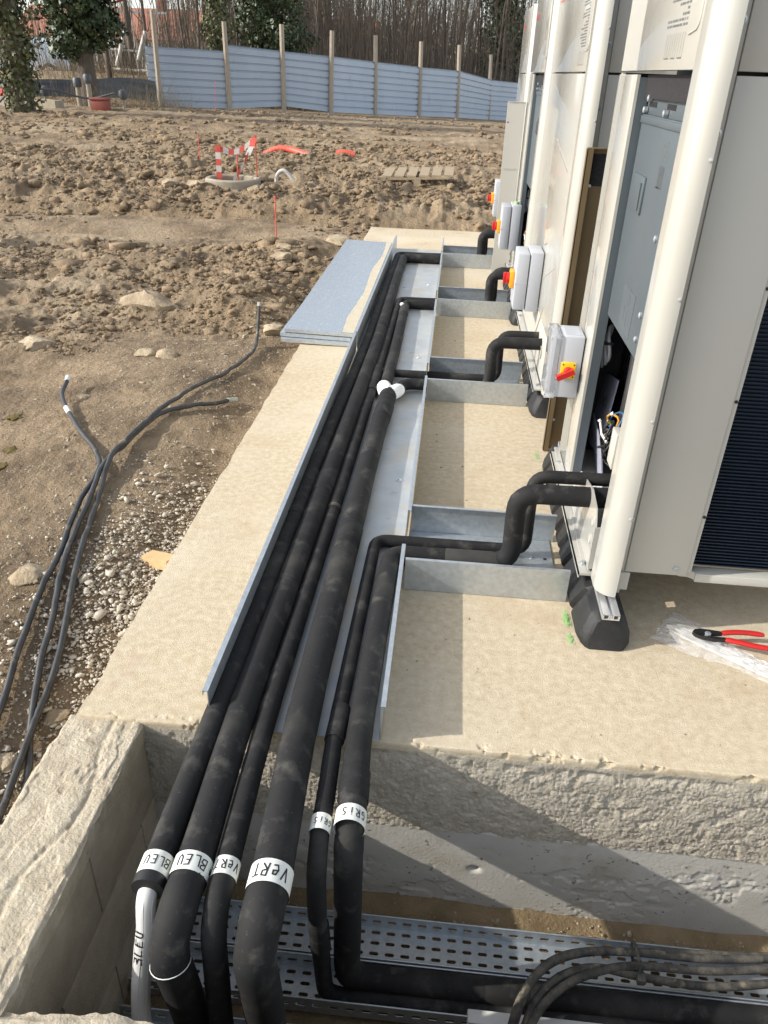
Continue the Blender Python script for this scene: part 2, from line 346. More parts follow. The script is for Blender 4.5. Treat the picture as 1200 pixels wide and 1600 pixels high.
P = np.stack([x,y,ground_z(x,y)+.004],-1); scatter('pale_rubble', P[free(P)], sz[free(P)], crumbs(8,4,2), 'rubble', sink=.3)
n = 260; x = rng.uniform(-.06,.9,n); y = rng.uniform(1.27,5,n); P = np.stack([x,y,np.full(n,.0)],-1); sz = np.clip(.0022*np.exp(rng.normal(0,.5,n)),.001,.009)
k = ~((P[:,0]>-.07)&(P[:,0]<.40)&((np.abs(P[:,1]-1.99)<.2)|(np.abs(P[:,1]-3.46)<.2)|(np.abs(P[:,1]-4.9)<.2))); scatter('slab_grit', P[k], sz[k], ico_variants(6,1,5), 'gravel', sink=.3)

rocks = [(-1.96,4.89,.19,'large flat pale limestone boulder half sunk in the mud left of the cables'),(-1.32,6.22,.11,'pale angular rock below the orange stake'),
 (-1.06,7.46,.17,'yellowish limestone rock at the far end of the steel covers'),(-2.24,3.97,.10,'broad brown stone in the mud left of the large boulder'),
 (-1.03,4.47,.08,'rounded grey rock near the standing cable end'),(-1.57,3.86,.06,'grey stone on the crest of the gravel mound'),(-1.46,3.87,.065,'small pale stone at the top of the gravel mound'),
 (-1.22,1.86,.062,'large whitish stone lying under the three cables near the slab'),(-.93,4.55,.045,'brownish rock beside the steel cover corner'),(-1.65,3.21,.04,'smooth grey pebble by the hooked cable end'),
 (-3.05,9.75,.17,'big earth-covered boulder left of the manhole ring'),(-3.45,9.75,.15,'crumbling boulder left of the two boulders by the manhole'),(-2.42,9.9,.11,'rough rock at the right rim of the manhole'),
 (-2.70,9.72,.14,'rugged lump of stone in front of the manhole ring'),(-1.38,6.55,.10,'grey broken rubble stone near the stake foot'),(-.95,1.42,.035,'rounded pale pebble by the near slab edge'),(-1.02,1.28,.03,'grey pebble under the cables near the wall')]
iv = ico_variants(17, 3, 9, .62, .15, 15, .52)
for i, (x, y, s_, lab) in enumerate(rocks):
    bv, bf = iv[i]; mb = MB(); a = i*1.3; zz = float(ground_z(x,y))
    mb.add([(x+s_*(p[0]*math.cos(a)*1.2-p[1]*math.sin(a)), y+s_*(p[0]*math.sin(a)*1.2+p[1]*math.cos(a)), zz+s_*(.06+p[2]*.8)) for p in bv], [tuple(f) for f in bf])
    tag(build('rock', mb, 'rock', smooth=50), lab, 'rock', 'loose rocks in the mud')

# ------------------------------------------------------------------ slab, trench, walls
YF = 1.234
def slab():
    x0, x1, y1 = -.775, 3.6, 7.75
    me = MB()
    nx = 60; ny = 90
    xs = np.linspace(x0, x1, nx); yy = np.linspace(YF+.06, y1, ny)
    vs = []
    for j, y in enumerate(yy):
        for i, x in enumerate(xs):
            xx = x; y2 = y
            if i == 0: xx = x0 + float(.006*(vnoise(np.array(y*3.),np.array(2.),5)-.5)+.010*(vnoise(np.array(y*17.),np.array(7.),6)-.5))
            if j == ny-1: y2 = y1 + float(.10*(vnoise(np.array(x*2.),np.array(1.),8)-.5))
            vs.append((xx, y2, 0))
    me.add(vs, [(j*nx+i, j*nx+i+1, (j+1)*nx+i+1, (j+1)*nx+i) for j in range(ny-1) for i in range(nx-1)])
    # left and far side skirts
    n0 = len(me.v); L = [vs[j*nx] for j in range(ny)]
    me.add(L+[(p[0]-.006,p[1],-.02) for p in L]+[(p[0]-.004,p[1],-.62) for p in L], [(j,j+1,ny+j+1,ny+j) for j in range(ny-1)]+[(ny+j,ny+j+1,2*ny+j+1,2*ny+j) for j in range(ny-1)])
    B = [vs[(ny-1)*nx+i] for i in range(nx)]
    me.add(B+[(p[0],p[1]+.01,-.62) for p in B], [(i,i+1,nx+i+1,nx+i) for i in range(nx-1)])
    o = build('concrete_slab', me, 'slab', fixn=False); kind(o, 'structure')
    # front edge and rough upper face, lower cast face: pieces of the slab
    nxx = 820; xs = np.concatenate([np.linspace(-.776,1.25,nxx), np.linspace(1.27,3.6,60)]); nxx = len(xs)
    nt_, nf_ = 20, 90
    ys_ = np.concatenate([YF+np.linspace(.060,.003,nt_), [YF+.001,YF,YF-.0005], np.full(nf_,YF)])
    zs = np.concatenate([np.zeros(nt_), [-.0015,-.005,-.010], -np.linspace(.014,.278,nf_)])
    X, Z = np.meshgrid(xs, zs); Yb = np.repeat(ys_[:,None], nxx, 1)
    top = (Z > -.0005)
    near = np.where(top, sst(.030,.0,Yb-YF), sst(-.030,-.0,Z))            # 1 at the arris
    arc = np.cumsum(np.concatenate([[0], np.hypot(np.diff(ys_), np.diff(zs))]))[:,None]+X*0   # length along the profile
    chip = sst(.56,.68,fbm(X*26,arc*26,4,71,.6))*near
    face = sst(-.030,-.055,Z + .016*(fbm(X*5,X*0,3,68)-.5))
    hz = .006*(fbm(X*12,Z*16+9,5,61,.65)-.5) + .004*(fbm(X*150,Z*160,2,62,.6,True)-.3) + .005*sst(.54,.64,fbm(X*30,Z*34,3,63,.6))*fbm(X*60,Z*60,2,73)
    brk = np.exp(-((Z+.040+.014*(fbm(X*5,X*0,3,68)-.5))/.010)**2)*sst(.42,.6,fbm(X*22,X*0+8,4,74,.6))
    Y = Yb + face*hz + chip*.007*np.where(top,.6,1) + brk*.010*fbm(X*70,Z*70,2,75) + .003*(fbm(X*3,X*0,2,76)-.5)*(~top)
    Zd = Z - chip*.006*np.where(top,1,.3) + face*.012*(fbm(X*7,Z*0,4,65,.6)-.5)*sst(-.2,-.27,Z)
    idx = np.arange(X.size).reshape(X.shape); Fq = np.stack([idx[:-1,:-1], idx[1:,:-1], idx[1:,1:], idx[:-1,1:]], -1).reshape(-1,4)
    V = np.stack([X,Y,Zd],-1); cut = nt_+5
    np_mesh('slab_edge', V[:cut+1].reshape(-1,3), Fq[:cut*(nxx-1)], 'slab', True, o)
    np_mesh('rough_face', V[cut:].reshape(-1,3), (Fq[cut*(nxx-1):]-cut*nxx), 'cface', True, o)
    zs = -np.linspace(.262,.66,110); X, Z = np.meshgrid(xs, zs)
    hon = sst(.60,.68,fbm(X*4,Z*7,3,81))*sst(-.30,-.36,Z)
    pit = hon*.003*sst(.44,.58,fbm(X*34,Z*48,3,82,.6)) + .004*(fbm(X*3,Z*3,3,83)-.5) + .020*np.exp(-(((X-.17)/.016)**2+((Z+.41)/.012)**2)*2) + .012*np.exp(-(((X-.43)/.010)**2+((Z+.41)/.006)**2)*2)
    Y = YF+.003+pit + .015*sst(-.275,-.262,Z)
    idx = np.arange(X.size).reshape(X.shape); Fq = np.stack([idx[:-1,:-1], idx[1:,:-1], idx[1:,1:], idx[:-1,1:]], -1).reshape(-1,4)
    np_mesh('cast_face', np.stack([X,Y,Z],-1).reshape(-1,3), Fq, 'csmooth', True, o)
    return o
slab_o = slab()
# trench floor
xs = np.linspace(-.66,3.6,260); ysf = np.linspace(.40,1.28,70); X, Y = np.meshgrid(xs, ysf)
Z = -.585 + .02*(fbm(X*6,Y*6,4,91)-.5) + .05*sst(1.13,1.25,Y)*(.4+.6*fbm(X*3,Y*0,2,92))
idx = np.arange(X.size).reshape(X.shape)
kind(np_mesh('trench_floor', np.stack([X,Y,Z],-1).reshape(-1,3), np.stack([idx[:-1,:-1], idx[:-1,1:], idx[1:,1:], idx[1:,:-1]],-1).reshape(-1,4), 'tsoil', True), 'structure')
n = 900; x = rng.uniform(-.6,2.2,n); y = rng.uniform(1.13,1.23,n); sz = np.clip(.0028*np.exp(rng.normal(0,.5,n)),.001,.012); P = np.stack([x,y,np.full(n,-.565)],-1)
scatter('trench_grit', P, sz, ico_variants(5,1,6), 'gravel', sink=.2)

def wall_top(x0, x1, y0, y1, z, nx, ny, seed, amp=.004):
    X, Y = np.meshgrid(np.linspace(x0,x1,nx), np.linspace(y0,y1,ny))
    Z = z + amp*(fbm(X*14,Y*9,5,seed,.65)-.5)*2 + .003*sst(.47,.55,fbm(X*16,Y*9,4,seed+9,.6)) - .004*np.exp(-((X-x0-.115+.05*(vnoise(Y*5,Y*0,seed+3)-.5))/.007)**2)
    ed = sst(.006,0,X-x0)+sst(.006,0,x1-X); Z = Z - .010*ed*fbm(X*40,Y*40,3,seed+2)
    Xd = X + .012*(X <= x0)*(fbm(Y*14,Y*0,3,seed+4)-.5) + .012*(X >= x1)*(fbm(Y*14,Y*0+5,3,seed+5)-.5)
    V = np.stack([Xd,Y,Z],-1); idx = np.arange(X.size).reshape(X.shape)
    F = np.stack([idx[:-1,:-1], idx[:-1,1:], idx[1:,1:], idx[1:,:-1]],-1).reshape(-1,4)
    # skirts all round
    loops = np.concatenate([idx[0,:], idx[1:,-1], idx[-1,-2::-1], idx[-2:0:-1,0]]); Vf = V.reshape(-1,3); n0 = len(Vf)
    low = Vf[loops].copy(); low[:,2] = z-.05; nl = len(loops); a = np.arange(nl)
    F2 = np.stack([loops, n0+a, n0+(a+1)%nl, np.roll(loops,-1)],-1)
    return np.concatenate([Vf,low]), np.concatenate([F,F2])
wl = thing('trench_wall', 'low block wall with rough mortar top along the left of the trench', 'wall', (-.70,.9,-.6))
def rel(v, o): return v-np.array(o.location[:])
v, f = wall_top(-.797,-.620,.50,1.24,-.008,100,360,101); np_mesh('mortar_cap', rel(v,wl), f, 'mortar', True, wl, 48)
# blocks: each course visible on the inner face
for r_, (za, zb) in enumerate([(-.048,-.2505),(-.2525,-.4405),(-.4425,-.66)]):
    edges = [.50,.93,1.236] if r_ % 2 == 0 else [.50,.74,1.15,1.236]
    for a, b in zip(edges[:-1], edges[1:]):
        build('block', MB().box(-.793,-.6235+.002*(r_%2),a+.0015,b-.0015,zb,za,.004), 'block', wl, 40)
build('mortar_core', MB().box(-.785,-.630,.505,1.23,-.655,-.06), 'mortar', wl)
wn = thing('trench_wall', 'near trench wall whose rough mortar top shows in the bottom left corner', 'wall', (0,.52,-.6))
def near_top():
    X, Y = np.meshgrid(np.linspace(-1.0,1.6,300), np.linspace(.40,.615,60)); Z = .0 + .014*(fbm(X*9,Y*9,5,131,.6)-.5)*2
    Yd = Y + (Y > .60)*.03*(fbm(X*9,X*0,4,133,.6)-.5); Z = Z-.02*sst(.02,0,.615-Y)*fbm(X*30,Y*30,3,134)
    V = np.stack([X,Yd,Z],-1); idx = np.arange(X.size).reshape(X.shape); F = np.stack([idx[:-1,:-1], idx[:-1,1:], idx[1:,1:], idx[1:,:-1]],-1).reshape(-1,4)
    Vf = V.reshape(-1,3); lo = idx[-1,:]; n0 = len(Vf); low = Vf[lo].copy(); low[:,2] = -.05; a = np.arange(len(lo)-1)
    return np.concatenate([Vf,low]), np.concatenate([F, np.stack([lo[:-1],n0+a,n0+a+1,lo[1:]],-1)])
v, f = near_top(); np_mesh('mortar_cap', rel(v,wn), f, 'mortar', True, wn, 48)
for i in range(6): build('block', MB().box(-.62+i*.4,-.223+i*.4,.41,.602,-.25,-.052,.004), 'block', wn, 40)
for i in range(6): build('block', MB().box(-.62+i*.4-.0,-.223+i*.4,.41,.602,-.66,-.254,.004), 'block', wn, 40)
# paint marks on the slab
def spray(x, y, rx, ry, seed, n=230):
    r = random.Random(seed); mb = MB()
    for k in range(n):
        cx, cy = x+r.gauss(0,rx), y+r.gauss(0,ry); q = r.uniform(.0006,.0021); a = r.uniform(0,3)
        mb.add([(cx+q*math.cos(a+t)*r.uniform(.6,1.3), cy+q*1.6*math.sin(a+t), .0022+k*1.5e-5) for t in (0,1.57,3.14,4.71)], [(0,1,2,3)])
    return mb
for i, (x,y,rx,ry) in enumerate([(.391,1.74,.0042,.018),(.392,1.655,.004,.010),(.397,2.79,.006,.024)]):
    o = build('paint_mark', spray(x,y,rx,ry,i,260 if i == 0 else 90), 'green', slab_o, fixn=False); o['label'] = 'green spray paint speckle on the slab'

# ------------------------------------------------------------------ steel trough for the pipes
TX0, TX1, TY0, TY1, TH = -.462, -.078, 1.232, 6.74, .105
tr = thing('pipe_trough', 'long galvanised steel trough on the slab carrying the black pipes', 'trough', (-.27,4.0,0))
build('base_sheet', MB().box(TX0+.002,TX1-.002,TY0,TY1,.0015,.004), 'galv_floor', tr)
def flange(x, y0, y1, out, h=TH, nm='side_flange', rise=0.0):
    mb = MB().box(x-.001,x+.001,y0,y1,.0045,h)
    a, b = (x-.012, x-.001) if out < 0 else (x+.001, x+.010)
    mb.box(a,b,y0,y1,h-.002,h); mb.box(a if out<0 else b-.0015, a+.0015 if out<0 else b, y0,y1,h-.012,h-.002)
    return build(nm, mb, 'galv', tr)
flange(TX0, 1.236, 3.95, -1); flange(TX0+.004, 3.955, TY1, -1, TH+.004)
flange(TX1, 1.236, 1.905, 1); flange(TX1+.004, 2.105, 3.355, 1); flange(TX1+.006, 3.53, 4.735, 1); flange(TX1+.006, 4.95, 6.13, 1); flange(TX1+.006, 6.36, TY1, 1)
for i, (x, y) in enumerate([(-.125,2.50),(-.13,3.9),(-.30,5.4),(-.14,5.5)]):
    build('screw', MB().lathe((x,y,.004),[(.016,0),(.016,.0015),(.008,.002),(.006,.006),(.0,.0062)],14), 'galv', tr, 40)
# branch channels
chs = [(1.826,2.150,.395,'nearest short galvanised channel branching from the trough to the first unit'),(3.315,3.640,.385,'second short galvanised channel from the camera, leading to the second unit'),
       (4.745,5.070,.385,'third short galvanised channel from the camera, leading to the third unit'),(6.135,6.460,.36,'farthest short galvanised channel, leading to the last unit')]
for (a, b, xr, lab) in chs:
    c = thing('branch_channel', lab, 'channel', (.16,(a+b)/2,0), 'short branch channels')
    x0 = TX1+.014
    build('base_sheet', MB().box(x0,xr-.012,a+.002,b-.002,.002,.0045), 'galv', c)
    build('side_flange', MB().box(x0,xr+.004,a-.001,a+.001,.0015,.104).box(x0,xr+.004,a+.001,a+.010,.102,.104), 'galv', c)
    build('side_flange', MB().box(x0,xr,b-.001,b+.001,.0015,.102).box(x0,xr,b-.010,b-.001,.100,.102), 'galv', c)
    build('screw', MB().lathe((xr-.075,(a+b)/2+.055,.0045),[(.011,0),(.011,.0012),(.006,.002),(.005,.006),(0,.0062)],12), 'galv', c, 40)
    for q in (-.02,.05): build('drilled_hole', MB().lathe((xr-.035,(a+b)/2+q,.0046),[(.006,0),(.006,.0004)],10), 'black', c)

# ------------------------------------------------------------------ black insulated pipes
STROKES = {'B':[[(0,0),(0,1),(.55,.95),(.6,.7),(.1,.52),(.65,.4),(.6,.05),(0,0)]],'L':[[(.05,1),(0,0),(.55,.03)]],'E':[[(.6,1),(.05,.97),(0,0),(.6,.02)],[(0,.5),(.45,.52)]],
 'e':[[(.05,.45),(.5,.5),(.45,.8),(.15,.8),(0,.4),(.2,.02),(.55,.08)]],'U':[[(0,1),(.02,.25),(.25,0),(.5,.15),(.55,1)]],'V':[[(0,1),(.28,0),(.62,1)]],'R':[[(0,0),(.02,1),(.5,.95),(.5,.6),(.05,.5),(.6,0)]],
 'T':[[(-.05,.95),(.65,1)],[(.3,.97),(.27,0)]],'G':[[(.55,.9),(.2,1),(0,.5),(.2,0),(.55,.1),(.58,.45),(.3,.45)]],'i':[[(.2,.7),(.2,0)],[(.2,.95),(.2,.9)]],'S':[[(.55,.9),(.2,1),(.05,.75),(.5,.4),(.45,.05),(0,.1)]],
 '0':[[(.3,1),(.05,.6),(.1,.1),(.35,0),(.55,.4),(.5,.9),(.3,1)]]}
def stroke_text(txt, h, wfac=.62, thick=.12, jit=.05, seed=0):
    """list of quads in (u,v), u along the writing"""
    r = random.Random(seed); quads = []; u0 = 0
    for ch in txt:
        dy = r.uniform(-jit,jit); sl = r.uniform(-.1,.15)
        for st in STROKES[ch]:
            pts = []
            for (a,b) in zip(st[:-1], st[1:]):
                for k in range(4): t = k/4; pts.append((a[0]+(b[0]-a[0])*t, a[1]+(b[1]-a[1])*t))
            pts.append(st[-1]); pts = [((u0+p[0]*wfac*1.2+p[1]*sl)*h, (p[1]+dy)*h) for p in pts]
            for a, b in zip(pts[:-1], pts[1:]):
                d = math.hypot(b[0]-a[0], b[1]-a[1]) or 1e-6; nx, ny = -(b[1]-a[1])/d*thick*h/2, (b[0]-a[0])/d*thick*h/2; ex, ey = (b[0]-a[0])/d*thick*h*.3, (b[1]-a[1])/d*thick*h*.3
                quads.append([(a[0]+nx-ex,a[1]+ny-ey),(b[0]+nx+ex,b[1]+ny+ey),(b[0]-nx+ex,b[1]-ny+ey),(a[0]-nx-ex,a[1]-ny-ey)])
        u0 += wfac*1.25
    W = u0*h; return quads, W
def band_text(txt, cx, cy, cz, r, ang0, h, seed, tilt=0.0):
    """writing wrapped round a band whose axis is Y; read from the far side (rotated half a turn)"""
    q, W = stroke_text(txt, h, seed=seed); mb = MB()
    for quad in q:
        vs = []
        for (u, v) in quad:
            a = ang0 - (u-W/2)/r      # angle from +X towards +Z ; writing runs to -X
            a = math.pi/2 + (ang0-math.pi/2) + (u-W/2)/r
            vs.append((cx + (r+.0006)*math.cos(a), cy - (v-h/2), cz + (r+.0006)*math.sin(a)))
        mb.add(vs, [(0,1,2,3)])
    return mb
def pipe(name, label, path, r, loc, mat_='rubber', seed=0, cat='pipe', grp='black insulated pipes'):
    t = thing(name, label, cat, loc, grp)
    rr = random.Random(seed); pts = []
    for a, b in zip(path[:-1], path[1:]):
        d = (b-a).length; n = max(1, int(d/.12))
        for k in range(n): pts.append(a+(b-a)*k/n)
    pts.append(path[-1])
    rs = [r*(1+rr.uniform(-.018,.018)) for _ in pts]
    build('insulation', MB().tube(pts, rs, 20), mat_, t, 60); return t
def sleeve(t, p0, p1, r, nm='sleeve', m='rubber'):
    p0, p1 = Vector(p0), Vector(p1); d = (p1-p0)
    return build(nm, MB().tube([p0, p0+d*.02, p0+d*.5, p1-d*.02, p1], [r*.97, r, r*1.003, r, r*.97], 20), m, t, 50)
def tape(t, x, y, z, r, L=.038, txt=None, ang=math.pi*.5, h=.02, seed=0):
    b = build('label_tape', MB().tube([(x,y,z),(x,y+L*.5,z),(x,y+L,z)], r+.0012, 28, caps=False), 'tape', t, 60)
    if txt: build('handwriting', band_text(txt, x, y+L*.5, z, r+.0012, ang, h, seed), 'ink', b, fixn=False)
    return b
def riser(xr, y, z0, z1, xe): return [(xr,y,z0),(xr,y,z1),(xe,y,z1)]
V = Vector
# 1: small blue circuit
p1 = [V((-.446,.806,.046)),V((-.446,1.2,.040)),V((-.437,2.65,.034)),V((-.412,3.96,.034)),V((-.418,5.57,.034)),V((-.412,6.315,.034)),V((.26,6.345,.036)),V((.255,6.345,.25)),V((.62,6.345,.255))]
t = pipe('insulated_pipe', 'leftmost black pipe in the trough, its white BLEU band above a white conduit', fillet(p1,[.3,.3,.3,.3,.05,.06,.06]), .0275, (-.44,2.5,0), seed=1)
tape(t, -.446,.822,.0465,.0277,.040,'BLEU',math.pi*.44,.017,1); sleeve(t,(-.446,.802,.0455),(-.446,.8215,.046),.0295,'end_collar','black')
sleeve(t,(-.4405,2.12,.0355),(-.4402,2.16,.0355),.0295); sleeve(t,(-.4145,4.48,.034),(-.415,5.02,.034),.0295)
# 2: larger blue circuit
p2 = [V((-.372,.772,-.56)),V((-.380,.765,-.30)),V((-.392,.730,-.0)),V((-.380,.795,.056)),V((-.378,.84,.050)),V((-.394,1.22,.038)),V((-.374,2.65,.038)),V((-.355,3.96,.038)),V((-.368,5.57,.038)),V((-.365,6.20,.038)),V((.235,6.225,.040)),V((.232,6.225,.245)),V((.62,6.225,.25))]
t = pipe('insulated_pipe', 'second black pipe from the left, white BLEU band, dropping past a white-ringed bend', fillet(p2,[.10,.06,.06,.05,.3,.3,.3,.3,.05,.06,.06]), .0335, (-.38,2.5,0), seed=2)
tape(t,-.380,.822,.0515,.0337,.038,'BLEU',math.pi*.47,.020,2)
for q, zz in ((0,-.042),):
    build('white_ring', MB().tube([V((-.3905,.7325,zz))+V((.0345*math.cos(a),.0345*math.sin(a)*1.0,.010*math.cos(a+1.0))) for a in [2*math.pi*k/24 for k in range(25)]], .0010, 6), 'tape', t, 60)
sleeve(t,(-.3805,2.28,.038),(-.379,2.42,.038),.0352); sleeve(t,(-.3585,4.25,.038),(-.3592,4.35,.038),.0352)
# 3: small green circuit
p3 = [V((-.318,.735,-.56)),V((-.322,.748,-.25)),V((-.322,.765,.0)),V((-.320,.80,.050)),V((-.320,.85,.047)),V((-.336,1.22,.030)),V((-.320,2.65,.028)),V((-.312,3.55,.028)),V((-.305,4.955,.028)),V((.29,4.975,.030)),V((.285,4.975,.24)),V((.62,4.975,.245))]
t = pipe('insulated_pipe', 'third black pipe from the left, slim, with a white VERT band', fillet(p3,[.1,.05,.05,.05,.3,.3,.3,.05,.05,.05]), .0225, (-.32,2.5,0), seed=3)
tape(t,-.320,.832,.0475,.0227,.036,'VeRT',math.pi*.48,.017,3)
sleeve(t,(-.3135,3.30,.028),(-.312,3.62,.028),.0275); sleeve(t,(-.3245,2.20,.028),(-.3242,2.22,.028),.0238,'white_ring','rubber_dirty')
b3 = fillet([V((-.30,3.575,.028)),V((-.2,3.575,.028)),V((.265,3.575,.030)),V((.262,3.575,.25)),V((.62,3.575,.255))],.05)
build('branch', MB().tube(b3,.0195,16),'rubber',t,60)
# 4: large green circuit with Y joint
p4 = [V((-.245,.790,-.56)),V((-.243,.778,-.30)),V((-.246,.742,-.01)),V((-.236,.79,.054)),V((-.236,.85,.052)),V((-.254,1.23,.042)),V((-.247,2.65,.042)),V((-.232,3.225,.044))]
t = pipe('insulated_pipe', 'thickest black pipe with a white VERT band, ending in the white Y joint', fillet(p4,[.10,.07,.06,.05,.3,.3]), .0375, (-.25,2.5,0), seed=4)
tape(t,-.236,.812,.0525,.0378,.044,'VeRT',math.pi*.50,.024,5)
sleeve(t,(-.2510,1.95,.042),(-.2495,2.07,.042),.0392); sleeve(t,(-.2392,2.95,.043),(-.2335,3.10,.0435),.0395); sleeve(t,(-.234,3.17,.044),(-.2315,3.245,.044),.0385)
jb = build('white_y_joint', MB().tube([(-.2325,3.23,.048),(-.245,3.27,.050),(-.258,3.32,.050),(-.262,3.345,.047)],[.034,.036,.033,.026],18).tube([(-.232,3.22,.046),(-.21,3.26,.050),(-.192,3.29,.050),(-.183,3.305,.048)],[.030,.032,.031,.026],18), 'foamwhite', t, 60)
b4 = fillet([V((-.255,3.31,.036)),V((-.252,3.96,.032)),V((-.262,4.855,.032)),V((.26,4.875,.034)),V((.255,4.875,.235)),V((.62,4.875,.24))],[.2,.05,.06,.06])
build('branch', MB().tube(b4,.0275,18),'rubber',t,60)
b4b = fillet([V((-.195,3.285,.046)),V((-.175,3.42,.036)),V((.222,3.43,.034)),V((.218,3.43,.255)),V((.62,3.43,.26))],[.06,.06,.06])
build('branch', MB().tube(b4b,.0265,18),'rubber',t,60)
sleeve(t,(-.258,4.60,.032),(-.2595,4.76,.032),.029,m='rubber_dirty'); build('plaster_blob', MB().lathe((-.275,4.74,.058),[(0,-.012),(.012,-.006),(.014,.002),(.008,.01),(0,.012)],10),'foamwhite',t,60)
# 5 and 6: grey circuit
p5 = [V((.95,.975,-.53)),V((.30,.972,-.535)),V((-.160,.968,-.535)),V((-.164,.955,-.42)),V((-.166,.905,-.13)),V((-.168,.915,-.02)),V((-.168,.965,.036)),V((-.170,1.05,.028)),V((-.178,1.24,.025)),V((-.168,2.045,.024)),V((.295,2.045,.026)),V((.29,2.045,.285)),V((.62,2.045,.29))]
t = pipe('insulated_pipe', 'slim black pipe with a white GRIS band beside the rightmost pipe', fillet(p5,[.05,.05,.08,.06,.05,.05,.1,.3,.045,.05,.05]), .0190, (-.17,1.6,0), seed=5)
tape(t,-.1685,.955,.0345,.0195,.036,'GRiS',math.pi*.44,.013,6)
sleeve(t,(-.1755,1.20,.026),(-.1725,1.30,.0255),.0225); sleeve(t,(-.1655,.918,-.19),(-.1645,.936,-.30),.0215)
p6 = [V((.95,1.008,-.515)),V((-.112,1.004,-.515)),V((-.1125,.966,-.40)),V((-.112,.958,.0)),V((-.112,1.0,.042)),V((-.118,1.1,.035)),V((-.123,1.25,.034)),V((-.113,1.955,.033)),V((.245,1.955,.036)),V((.240,1.955,.272)),V((.62,1.955,.278))]
t = pipe('insulated_pipe', 'rightmost black pipe with a white GRIS band, bending into the nearest channel', fillet(p6,[.05,.06,.06,.05,.1,.2,.05,.06,.06]), .0290, (-.115,1.6,0), seed=6)
tape(t,-.1125,.967,.0415,.0295,.038,'GRiS',math.pi*.45,.017,7)
sleeve(t,(-.114,1.035,.038),(-.117,1.11,.035),.0315); sleeve(t,(.05,1.955,.034),(.235,1.955,.0355),.0300,m='rubber_dirty'); sleeve(t,(.20,1.006,-.515),(.30,1.006,-.515),.0305)
# white conduit continuing the first pipe
wc = smooth_path([(-.446,.825,.045),(-.448,.795,.025),(-.4495,.780,-.03),(-.456,.768,-.08),(-.460,.735,-.17),(-.456,.712,-.26),(-.447,.715,-.40),(-.444,.74,-.55)])
t = thing('white_conduit', 'white ribbed conduit marked BLEU, hanging from the leftmost pipe', 'conduit', (-.45,.75,-.5))
build('sheath', MB().tube(wc, .0175, 14), 'white', t, 60)
for k in range(3):   # folded seams along the sheath
    a = .6+k*.9; build('seam', MB().tube([p+V((.0170*math.cos(a),-.0170*math.sin(a)*.9,.0170*math.sin(a)*.4)) for p in wc], .0011, 5), 'white', t, 60)
q, W = stroke_text('BLEU', .016, seed=11); mb = MB()
for quad in q:
    vs = []
    for (u, v) in quad:
        s_ = 1-(u/W); pth = V((-.4505,.783,-.018)) + (V((-.4565,.764,-.095))-V((-.4505,.783,-.018)))*s_
        a = (v-.003)/.0175; vs.append(pth + V((-.0184*math.sin(a), -.0184*math.cos(a)*.95, .0184*math.cos(a)*.32)))
    mb.add(vs, [(0,1,2,3)])
build('handwriting', mb, 'ink', t, fixn=False)

# ------------------------------------------------------------------ perforated cable trays in the trench
def slotted(mb, O, U, Vv, nu, rows, cu, cv, sl, sw):
    """plate of nu cells along U (unit) and rows cells along V with a slot in every cell"""
    O, U, Vv = Vector(O), Vector(U), Vector(Vv)
    for j in range(rows):
        for i in range(nu):
            sh = 0
            cx, cy = (i+.5)*cu, (j+.5)*cv
            out = [(-.5,-.5),(0,-.5),(.5,-.5),(.5,0),(.5,.5),(0,.5),(-.5,.5),(-.5,0)]
            inn = [(-sl*.36,-sw/2),(0,-sw/2),(sl*.36,-sw/2),(sl/2,0),(sl*.36,sw/2),(0,sw/2),(-sl*.36,sw/2),(-sl/2,0)]
            vs = [O+U*(cx+a*cu)+Vv*(cy+b*cv) for a,b in out]+[O+U*(cx+a)+Vv*(cy+b) for a,b in inn]
            mb.add(vs, [(k,(k+1)%8,8+(k+1)%8,8+k) for k in range(8)])
def cable_tray(y0, y1, zb, h, rows, x0, x1, label):
    t = thing('cable_tray', label, 'cable tray', ((x0+x1)/2,(y0+y1)/2,zb), 'perforated cable trays')
    cu = .0375; nu = int((x1-x0)/cu)
    mb = MB(); slotted(mb,(x0,y0,zb),(1,0,0),(0,1,0),nu,rows,cu,(y1-y0)/rows,.024,.0085); o = build('perforated_base', mb, 'galv', t, fixn=False)
    sm = o.modifiers.new('thick','SOLIDIFY'); sm.thickness = .0012
    for nm, y, s_ in (('side_flange',y1,-1),('side_flange',y0,1)):
        mb = MB(); slotted(mb,(x0,y,zb+.003),(1,0,0),(0,0,1),nu,1,cu,h-.006,.024,.010); L = x1-x0
        mb.add([(x0,y,zb),(x0+nu*cu,y,zb),(x0+nu*cu,y,zb+.003),(x0,y,zb+.003)],[(0,1,2,3)])
        mb.add([(x0,y,zb+h-.003),(x0+nu*cu,y,zb+h-.003),(x0+nu*cu,y,zb+h),(x0,y,zb+h)],[(0,1,2,3)])
        o = build(nm, mb, 'galv', t, fixn=False); sm = o.modifiers.new('thick','SOLIDIFY'); sm.thickness = .0012
        build('rolled_edge', MB().tube([(x0,y,zb+h),(x0+nu*cu,y,zb+h)], .0024, 8), 'galv', t, 60)
cable_tray(1.045,1.150,-.553,.048,4,-.605,2.3,'perforated steel cable tray nearest the slab face at the trench bottom')
cable_tray(.940,1.037,-.560,.055,4,-.608,2.3,'middle perforated cable tray holding the two black grey-circuit pipes')
cable_tray(.700,.885,-.562,.050,6,-.610,2.3,'perforated cable tray at the bottom edge of the photo, below the pipes')
